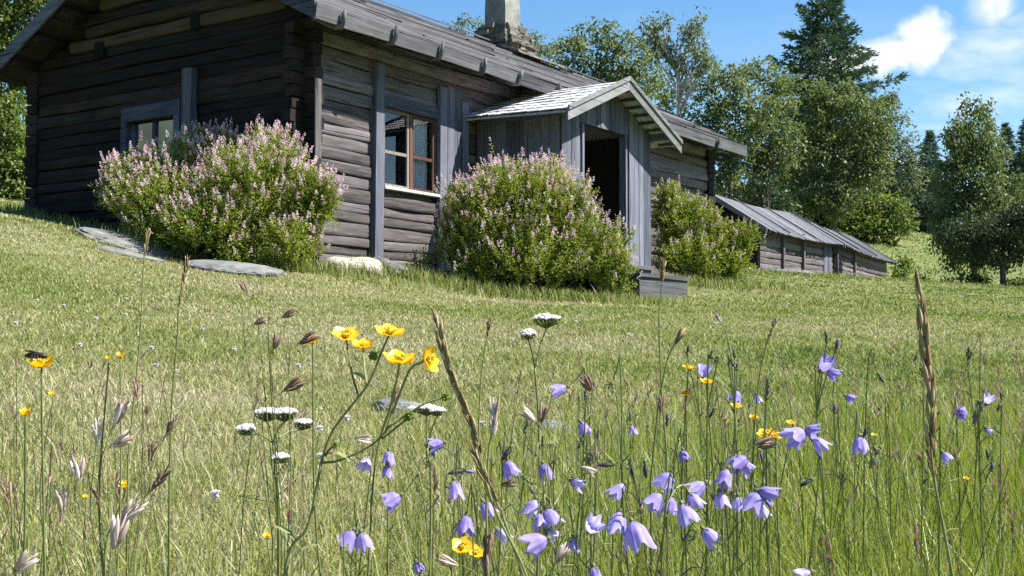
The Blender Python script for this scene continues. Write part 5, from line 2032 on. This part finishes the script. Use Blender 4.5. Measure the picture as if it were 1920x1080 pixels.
def big_buttercup():
    Y = .95
    foot = at(500, 1180, Y)
    O = np.array([foot[0], foot[1], gz1(foot[0], foot[1])])
    root = empty('buttercup', O, 'tall branching buttercup with five open yellow flowers', 'wildflower', 'buttercups')
    W = lambda px, py, dy=0: at(px, py, Y + dy)
    fork = W(602, 868)
    main = smooth_path([O, W(533, 1080), W(578, 985), fork])
    f1, a1 = add_buttercup(root, O, 649, 626, Y + .02, 56, (.1, -.42, .9), .42)
    f2, a2 = add_buttercup(root, O, 681, 646, Y + .05, 44, (.0, -.30, .95), .55)
    f3, a3 = add_buttercup(root, O, 731, 620, Y, 58, (.12, -.28, .95), .42)
    f4, a4 = add_buttercup(root, O, 750, 671, Y - .03, 62, (.05, -.30, .95), .50)
    f5, a5 = add_buttercup(root, O, 806, 674, Y + .01, 52, (.85, -.35, .15), .55)
    br = [smooth_path([fork, W(625, 806), W(690, 720), W(715, 660), f3]),
          smooth_path([W(672, 742, .0), W(660, 700, .01), f1]),
          smooth_path([W(688, 722, .02), W(683, 690, .03), f2]),
          smooth_path([fork, W(640, 862), W(700, 832), W(730, 800)]),
          smooth_path([W(712, 822), W(735, 752, -.01), f4]),
          smooth_path([W(722, 812), W(765, 700, .01), W(790, 680, .01), f5]),
          smooth_path([W(730, 800), W(790, 760), W(832, 745)]),
          smooth_path([W(715, 823), W(745, 800), W(766, 783)]),
          smooth_path([fork + (W(610, 855) - fork), W(616, 845), W(626, 835)])]
    stem_part(root, O, [main], .0016, .0012)
    stem_part(root, O, br, .0011, .0008, name='branches')
    for (px, py, sz) in ((834, 743, 19), (767, 780, 20), (700, 667, 19), (628, 834, 14)):
        b = MB()
        c = W(px, py)
        s = sz * Y / F * .5
        for q in range(46):
            d = unit(RNG.normal(size=3))
            b.tube([c + d * s * .2, c + d * s * .85, c + d * s * 1.1], [s * .22, s * .20, s * .03], 4, random.random())
        bo = b.build('seed_head', M['green_bud'], root)
        bo.data.transform(Matrix.Translation([-v_ for v_ in O]))
    b = MB()
    for (a_, e_) in (((612, 850), (672, 872)), ((560, 1020), (510, 985)), ((545, 1050), (600, 1020)), ((690, 720), (655, 700))):
        leaf_strip(b, W(*a_), W(*e_), .0028, .004)
    lo = b.build('leaves', M['stem'], root)
    lo.data.transform(Matrix.Translation([-v_ for v_ in O]))


big_buttercup()


def buttercup(label, fl, stem_px=None, Y=1.3, group='buttercups', name='buttercup'):
    c0 = at(fl[0][0], fl[0][1], Y)
    O = np.array([c0[0] + random.uniform(-.03, .03), c0[1] + .02, 0])
    O[2] = gz1(O[0], O[1])
    root = empty(name, O, label, 'wildflower', group)
    cs = []
    base = None
    for (px, py, sz, ax, cup) in fl:
        c, a = add_buttercup(root, O, px, py, Y, sz, ax, cup)
        mid = (O + c) / 2 + np.array([random.uniform(-.015, .015), 0, 0])
        cs.append(smooth_path([O, mid, c - np.array([0, 0, .012]), c], 14))
    stem_part(root, O, cs, .0012, .0008)
    return root


buttercup('buttercup with an insect on it, alone at the left', [(78, 682, 48, (0, -.25, 1), .75)], Y=1.05)
buttercup('faded orange buttercup beside a dark seed head', [(586, 640, 28, (-.3, -.2, 1), 1.0)], Y=1.1)
buttercup('small closed yellow buttercup left of the tall branching plant', [(226, 667, 16, (0, -.3, 1), 1.1), (203, 673, 11, (0, -.3, 1), 1.2)], Y=1.3)
buttercup('tiny buttercup under the insect-visited one', [(98, 739, 14, (0, -.4, 1), .8)], Y=1.6)
buttercup('yellowish buttercup on a stout stem at the left edge', [(48, 775, 22, (0, -.3, 1), 1.1)], Y=1.1)
buttercup('small buttercup low among the left seed heads', [(232, 910, 24, (0, -.5, 1), .7), (161, 931, 12, (0, -.5, 1), .7)], Y=1.5)
buttercup('small buttercup low by the white yarrow stems', [(502, 1004, 18, (0, -.5, 1), .6)], Y=1.5)
buttercup('pair of buttercups between the bells at the bottom', [(868, 1023, 44, (.05, -.6, .9), .45), (892, 1034, 34, (.2, -.5, .9), .5)], Y=1.05)
buttercup('tiny buttercup beside the paired low bells', [(640, 1012, 18, (0, -.5, 1), .6)], Y=1.3)
buttercup('buttercup under the upright harebell', [(1326, 714, 28, (.1, -.25, 1), .4)], Y=1.45)
buttercup('buttercup left of the upright harebell', [(1290, 687, 24, (.1, -.2, 1), .4)], Y=1.5)
buttercup('lower buttercup left of the upright harebell', [(1286, 736, 28, (0, -.2, 1), .35)], Y=1.5)
buttercup('buttercup under the small harebell', [(1380, 760, 26, (.1, -.25, 1), .4)], Y=1.5)
buttercup('tiny buttercup in the stalks left of the wide yellow pair', [(1360, 789, 16, (0, -.25, 1), .4)], Y=1.6)
buttercup('small buttercup above the wide yellow pair', [(1414, 781, 20, (0, -.25, 1), .4)], Y=1.5)
buttercup('wide pair of buttercups left of the arching harebell', [(1436, 811, 34, (-.2, -.35, .9), .4), (1456, 815, 30, (.3, -.3, .9), .4)], Y=1.2)
buttercup('dull buttercup behind the arching harebell', [(1484, 792, 20, (.0, -.25, .9), .5)], Y=1.6)
buttercup('tiny buttercup beside the full hanging harebell', [(1640, 815, 14, (.0, -.25, .9), .5)], Y=1.5)
buttercup('tiny buttercup low right of the big grass spike', [(1812, 897, 13, (.0, -.35, .9), .6)], Y=1.5)


def fly():
    p = at(66, 668, 1.05)
    mb = MB()
    s = .0045
    mb.tube([p + np.array(v) * s for v in ((-2.0, 0, .1), (-1.2, 0, .2), (0, 0, .2), (1, 0, .2), (1.7, 0, 0), (2.3, 0, -.2))], [s * .2, s * .55, s * .7, s * .55, s * .6, s * .2], 8)
    for sd in (-1, 1):
        for k in (-.3, .3, .8):
            mb.tube([p + np.array((k, 0, 0)) * s, p + np.array((k, sd * .9, .2)) * s, p + np.array((k + .2, sd * 1.4, -1.0)) * s], [s * .08] * 3, 4)
        q = p + np.array((.4, sd * .2, .7)) * s
        mb.add([q, q + np.array((-1.6, sd * .9, .5)) * s, q + np.array((-2.6, sd * .8, .3)) * s, q + np.array((-1.4, sd * .1, .3)) * s], [(0, 1, 2, 3)])
    o = mb.build('fly', M['fly'], None, True)
    tag(o, 'dark fly sitting on the lone buttercup at the left', 'fly')


fly()


def yarrow(label, heads, Y, joint, foot_px):
    f = at(foot_px[0], foot_px[1], Y)
    O = np.array([f[0], f[1] + .01, gz1(f[0], f[1])])
    root = empty('yarrow', O, label, 'wildflower', 'white yarrow')
    W = lambda px, py, dy=0.0: at(px, py, Y + dy)
    J = W(*joint)
    cv = [smooth_path([O, W((foot_px[0] + joint[0]) / 2, (foot_px[1] + joint[1]) / 2) + np.array([.004, 0, 0]), J])]
    stem_part(root, O, cv, .0018, .0012)
    brc = []
    for hi_, (px, py, wpx, hpx) in enumerate(heads):
        k = Y / F
        c = W(px, py, (0, -.035, .03, -.05, -.06)[hi_])
        r = wpx * k * .5
        mb = MB()
        gm = MB()
        nfl = int(10 + wpx * .55)
        node = c - np.array([0, 0, r * .75])
        brc.append(smooth_path([J, (J + node) / 2 + np.array([0, 0, .004]), node], 8))
        for q in range(nfl):
            a = q * 2.4
            rr = r * math.sqrt((q + .5) / nfl)
            b = c + np.array([math.cos(a) * rr, math.sin(a) * rr * .8, (1 - (rr / r) ** 2) * hpx * k * .40 + random.uniform(-.001, .001)])
            gm.tube([node, b - np.array([0, 0, .0045]), b - np.array([0, 0, .001])], [.0004, .0005, .0009], 4, random.random())
            for pz_ in range(5):
                an = a + pz_ * 2 * math.pi / 5
                d = np.array([math.cos(an), math.sin(an), random.uniform(.05, .4)])
                t2 = np.array([-math.sin(an), math.cos(an), 0])
                s = .0027
                mb.add([b + d * .0004, b + d * s * .7 - t2 * s * .55, b + d * s * 1.25 - np.array([0, 0, .0012]), b + d * s * .7 + t2 * s * .55], [(0, 1, 2, 3)])
            mb.tube([b - np.array([0, 0, .0012]), b + np.array([0, 0, .0004]), b + np.array([0, 0, .0016])], [.0017, .0023, .0010], 6, .7)
        h_ = mb.build('flower_head', M['white_flower'], root)
        h_.data.transform(Matrix.Translation([-v_ for v_ in O]))
        g_ = gm.build('flower_stalks', M['stem'], h_)
        g_.data.transform(Matrix.Translation([-v_ for v_ in O]))
    stem_part(root, O, brc, .0010, .0007, name='branches')
    mb = MB()
    for q in range(10):                   # feathery leaves
        s = O + (J - O) * random.uniform(.2, .95)
        e = s + np.array([random.uniform(-.04, .04), random.uniform(-.02, .02), random.uniform(0, .03)])
        for u_ in np.linspace(.15, 1, 8):
            m_ = s + (e - s) * u_
            for sg in (-1, 1):
                mb.tube([m_, m_ + np.array([.003, .004 * sg, .004 * sg])], [.0006, .0003], 3, random.random(), cap=False)
        mb.tube([s, e], [.0006, .0004], 3, cap=False)
    l_ = mb.build('leaves', M['stem'], root)
    l_.data.transform(Matrix.Translation([-v_ for v_ in O]))


yarrow('white yarrow with five flat heads left of the branching buttercup', [(500, 774, 46, 18), (534, 774, 44, 14), (570, 793, 34, 12), (462, 804, 30, 14), (526, 858, 26, 14)], 1.1, (512, 830), (516, 1150))
yarrow('white yarrow with a wide raised head in front of the middle bush', [(1024, 597, 52, 16), (990, 626, 26, 16)], 1.25, (1003, 690), (1004, 1000))
yarrow('white yarrow half hidden behind the buttercup seed heads', [(800, 765, 40, 12), (820, 770, 26, 10), (773, 768, 14, 10)], 1.3, (800, 840), (802, 1000))


# ------------------------------------------------------------------ grass spikes and loose seed heads
def spike(label, pts, Y, wpx, mat='spike', group='tall brown grass spikes', top_frac=.62, name='grass_spike', n=60, awn=1.0, r=(.0006, .0011), rye=None):
    W = [at(px, py, Y) for px, py in pts]
    f = W[-1]
    O = np.array([f[0], f[1], gz1(f[0], f[1])])
    path = smooth_path(W, 60)
    root = empty(name, O, label, 'wild grass', group)
    full = np.concatenate([path, [O - np.array([0, 0, .01])]])
    so = stem_part(root, O, [full], r[0], r[1], 'stem')
    mb = MB()
    m_ = len(path)
    k = Y / F
    ntop = int(m_ * top_frac)
    if rye:
        cnt, lpx, rpx = rye
        for q in range(cnt):
            i = (q + .2 + random.uniform(-.15, .15)) / cnt * (ntop - 3)
            c = path[int(i)] * (1 - i % 1) + path[int(i) + 1] * (i % 1)
            d = path[max(0, int(i) - 1)] - path[int(i) + 2]
            d = d / (np.linalg.norm(d) + 1e-9)
            sd = (1 if q % 2 else -1)
            o_ = np.array([sd * random.uniform(.8, 1.2), random.uniform(-.5, .5), 0])
            grow = math.sin(math.pi * min(1, .22 + .8 * q / cnt)) ** .5
            for g_ in range(5):
                ln = lpx * k * grow * random.uniform(.7, 1.05)
                ax = d + o_ * random.uniform(.03, .17)
                st_ = c - d * ln * .35 + o_ * rpx * k * .30 + RNG.normal(size=3) * rpx * k * .16
                ellip(mb, st_ + d * ln * g_ * .10, ax, ln * .72, rpx * k * .42 * grow, random.random(), 6, ((0, .2), (.25, .9), (.5, 1), (.8, .55), (1, .06)))
        n = 0
    for q in range(n):
        s = (q + random.uniform(-.2, .2)) / n
        i = s * (ntop - 2)
        i = max(0, min(ntop - 2, i))
        c = path[int(i)] * (1 - i % 1) + path[int(i) + 1] * (i % 1)
        d = path[max(0, int(i) - 1)] - path[int(i) + 1]
        d = d / (np.linalg.norm(d) + 1e-9)
        a = q * 2.1 + random.uniform(-.5, .5)
        u, v, _ = frame_from(d)
        o_ = u * math.cos(a) + v * math.sin(a)
        thick = wpx * k * (.35 + .65 * math.sin(math.pi * min(1, .15 + s * .9)) ** .6)
        # spikelets leave the axis in bunches, so the spike looks knotted
        bun = .35 + .75 * abs(math.sin(q * .36))
        ln = thick * random.uniform(1.5, 2.4) * awn
        ax = d + o_ * .25
        ellip(mb, c - d * ln * .4 + o_ * thick * .22 * bun, ax, ln, thick * .24 * bun, random.random(), 5)
    so = mb.build('seed_head', M[mat], root, True)
    so.data.transform(Matrix.Translation([-v_ for v_ in O]))
    return root


spike('tallest brown grass spike, upright at the right', [(1727, 545), (1733, 640), (1745, 740), (1745, 830), (1752, 900), (1768, 985), (1786, 1080)], .85, 19, top_frac=.74, rye=(14, 74, 9.5))
spike('long brown grass spike leaning left, right of the buttercups', [(819, 600), (835, 670), (866, 750), (890, 810), (905, 880), (930, 960), (975, 1050), (1000, 1120)], .80, 16, top_frac=.80, rye=(16, 62, 7))
spike('second brown spike crossing behind the leaning one', [(888, 845), (905, 890), (935, 950), (958, 1010), (985, 1090)], .82, 15, top_frac=.7, rye=(8, 56, 5.5))
spike('short pinkish spike right beside the leaning brown one', [(925, 775), (922, 810), (916, 850), (912, 940), (915, 1080)], .85, 20, 'seed_pink', top_frac=.32, rye=(4, 66, 8))
spike('dark brown upright spike at the bottom centre', [(918, 1000), (914, 1040), (912, 1080), (910, 1120)], .85, 16, 'seed_brown', top_frac=.8, n=20)
spike('green-brown spike beside the dry rock slabs', [(352, 482), (345, 520), (336, 570), (332, 640), (322, 760), (318, 900)], 1.25, 9, top_frac=.5, n=26)
spike('thin pale spike in front of the left rock slab', [(278, 430), (272, 470), (268, 520), (262, 640), (240, 860)], 1.5, 7, top_frac=.4, n=20)
spike('ripe spike standing in front of the doorstep', [(1244, 486), (1242, 520), (1239, 550), (1236, 600), (1240, 720), (1250, 850)], 1.35, 9, top_frac=.30, n=18)
spike('green spike right of the tall yarrow', [(1278, 622), (1262, 650), (1250, 680), (1235, 760), (1220, 900)], 1.3, 12, top_frac=.2, n=14)
spike('upright thin stalk between the upright harebell and the tallest one', [(1456, 595), (1440, 640), (1425, 700), (1415, 800), (1410, 900)], 1.25, 6, top_frac=.4, n=26)
spike('white dead grass tip at the right of the lawn', [(1343, 590), (1353, 605), (1362, 625), (1372, 680), (1380, 800)], 1.4, 7, 'seed_pink', top_frac=.3, n=10)
spike('thin green spike crossing the lawn by the yarrow', [(918, 598), (914, 630), (908, 660), (900, 740), (895, 900)], 1.4, 7, top_frac=.3, n=14)
spike('upright green spike behind the buttercup stems', [(745, 730), (730, 775), (712, 825), (700, 900), (690, 1080)], 1.2, 11, top_frac=.3, n=16)

SEED = [
    (252, 712, 262, 790, .95, 9, 'seed_brown', 'purple-brown seed head rising from the left seed cluster'),
    (328, 782, 290, 860, .92, 10, 'seed_brown', 'slanting brown seed head right of the pale cluster'),
    (288, 830, 270, 900, .92, 10, 'seed_brown', 'brown drooping seed head below the slanting one'),
    (232, 755, 200, 830, .95, 18, 'seed_pink', 'pale pink seed head at the top of the left cluster'),
    (240, 820, 190, 850, .95, 16, 'seed_pink', 'short pale seed head in the left cluster'),
    (185, 790, 175, 880, .95, 12, 'seed_pink', 'narrow pale seed head in the left cluster'),
    (145, 870, 150, 920, .9, 16, 'seed_pink', 'rounded pinkish seed head below the left cluster'),
    (318, 880, 248, 960, .9, 13, 'seed_brown', 'long slanting brown seed head low on the left'),
    (250, 955, 215, 990, .9, 22, 'seed_pink', 'pale fluffy seed head under the long brown one'),
    (112, 920, 120, 1000, .9, 16, 'seed_pink', 'whitish seed head near the left edge'),
    (222, 985, 210, 1060, .88, 22, 'seed_pink', 'pale wide seed head at the bottom left'),
    (8, 900, 30, 1010, .88, 12, 'seed_brown', 'brown seed stalk at the left edge'),
    (50, 1050, 20, 1080, .88, 18, 'seed_pink', 'pale seed head in the bottom left corner'),
    (560, 715, 515, 745, .95, 14, 'seed_brown', 'dark single spikelet left of the buttercup branches'),
    (492, 600, 470, 612, 1.0, 8, 'seed_brown', 'tiny dark spikelet floating on a thin stalk'),
    (548, 585, 518, 602, 1.0, 9, 'seed_brown', 'tiny dark spikelet right of the first floating one'),
    (452, 532, 472, 562, 1.0, 9, 'seed_brown', 'brown drooping spikelet under the left bush'),
    (519, 637, 512, 660, 1.0, 10, 'seed_brown', 'reddish spikelet left of the faded buttercup'),
    (584, 632, 556, 648, 1.0, 14, 'seed_brown', 'pinkish spikelet resting on the faded buttercup'),
    (1022, 770, 1012, 800, 1.0, 14, 'seed_brown', 'brown spikelet right of the leaning spike'),
    (985, 775, 1010, 796, 1.0, 12, 'seed_pink', 'pinkish spikelet crossing right of the leaning spike'),
    (690, 823, 650, 823, 1.0, 10, 'seed_pink', 'pink horizontal spikelet on the buttercup stem'),
    (1110, 885, 1080, 872, 1.0, 10, 'seed_pink', 'pink spikelet just above the right-lying harebell'),
    (960, 905, 930, 912, 1.0, 10, 'seed_brown', 'brown spikelet under the white-edged harebell'),
    (830, 1050, 875, 1065, .95, 12, 'seed_pink', 'pink slanting spikelet at the bottom centre'),
    (1055, 1035, 1040, 1060, .95, 14, 'seed_pink', 'pale spikelet near the bottom bells'),
    (1440, 830, 1410, 838, 1.1, 14, 'seed_brown', 'reddish withered head left of the arching harebell'),
    (1242, 745, 1236, 800, 1.2, 9, 'seed_brown', 'dark thin spikelet in the middle stalks'),
    (1100, 715, 1110, 735, 1.15, 14, 'seed_brown', 'dark withered bell beside the lone left-nodding harebell'),
]
for (x0, y0, x1, y1, Y, wp, mat, lab) in SEED:
    dx, dy = x1 - x0, y1 - y0
    fx = (x1 * .45 + (225 if x1 < 360 else 545 if x1 < 600 else x1 + 20) * .55) + dx * .3 + random.uniform(-10, 10)
    sw = max(30, abs(dy))
    spike(lab, [(x0, y0), ((x0 + x1) / 2, (y0 + y1) / 2), (x1, y1), (x1 + dx * .5, y1 + sw), (fx, max(1010, y1 + 190))], Y, wp, mat, 'loose seed heads in the meadow', .34, 'seeding_grass', 11, 1.25, (.0002, .0005))


# small white clover heads dotted over the lawn
def clover():
    mb = MB()
    for q in range(26):
        d = unit(RNG.normal(size=3) + np.array([0, 0, .6]))
        c = np.array([0, 0, .035])
        mb.tube([c + d * .002, c + d * .0075, c + d * .009], [.0014, .0018, .0004], 4, random.random())
    mb2 = MB()
    mb2.tube([(0, 0, -.005), (.001, 0, .02), (0, 0, .036)], .0008, 4)
    root = empty('white_clover', (0, 0, 0), 'small white clover head in the lawn', 'wildflower', 'white clover in the lawn')
    mb.build('flower_head', M['white_flower'], root)
    mb2.build('stem', M['stem'], root)
    return root


proto = clover()
CL = [(236, 592), (293, 688), (236, 562), (120, 575), (310, 560), (70, 565), (180, 600), (404, 935), (602, 862), (600, 810), (650, 790), (1080, 605), (1340, 608), (1500, 590), (330, 700), (380, 620), (440, 660),
      (150, 650), (905, 800), (560, 690), (960, 640), (1180, 630), (30, 610), (285, 655)]
for i, (px, py) in enumerate(CL):
    r = ray(px, py)
    # walk along the ray to the ground
    Yv = np.linspace(1.5, 14, 400)
    zz = gz(r[0] / r[1] * Yv, Yv)
    hit = np.argmax(r[2] / r[1] * Yv < zz + .03)
    Yh = Yv[hit] if hit else 6.0
    p = at(px, py, Yh)
    o = proto
    if i:
        o = proto.copy()
        col.objects.link(o)
        for ch in proto.children:
            c = ch.copy()
            c.parent = o
            col.objects.link(c)
    o.location = (p[0], p[1], gz1(p[0], p[1]))
    s = 1.0 + .09 * Yh
    o.scale = (s, s, 1)
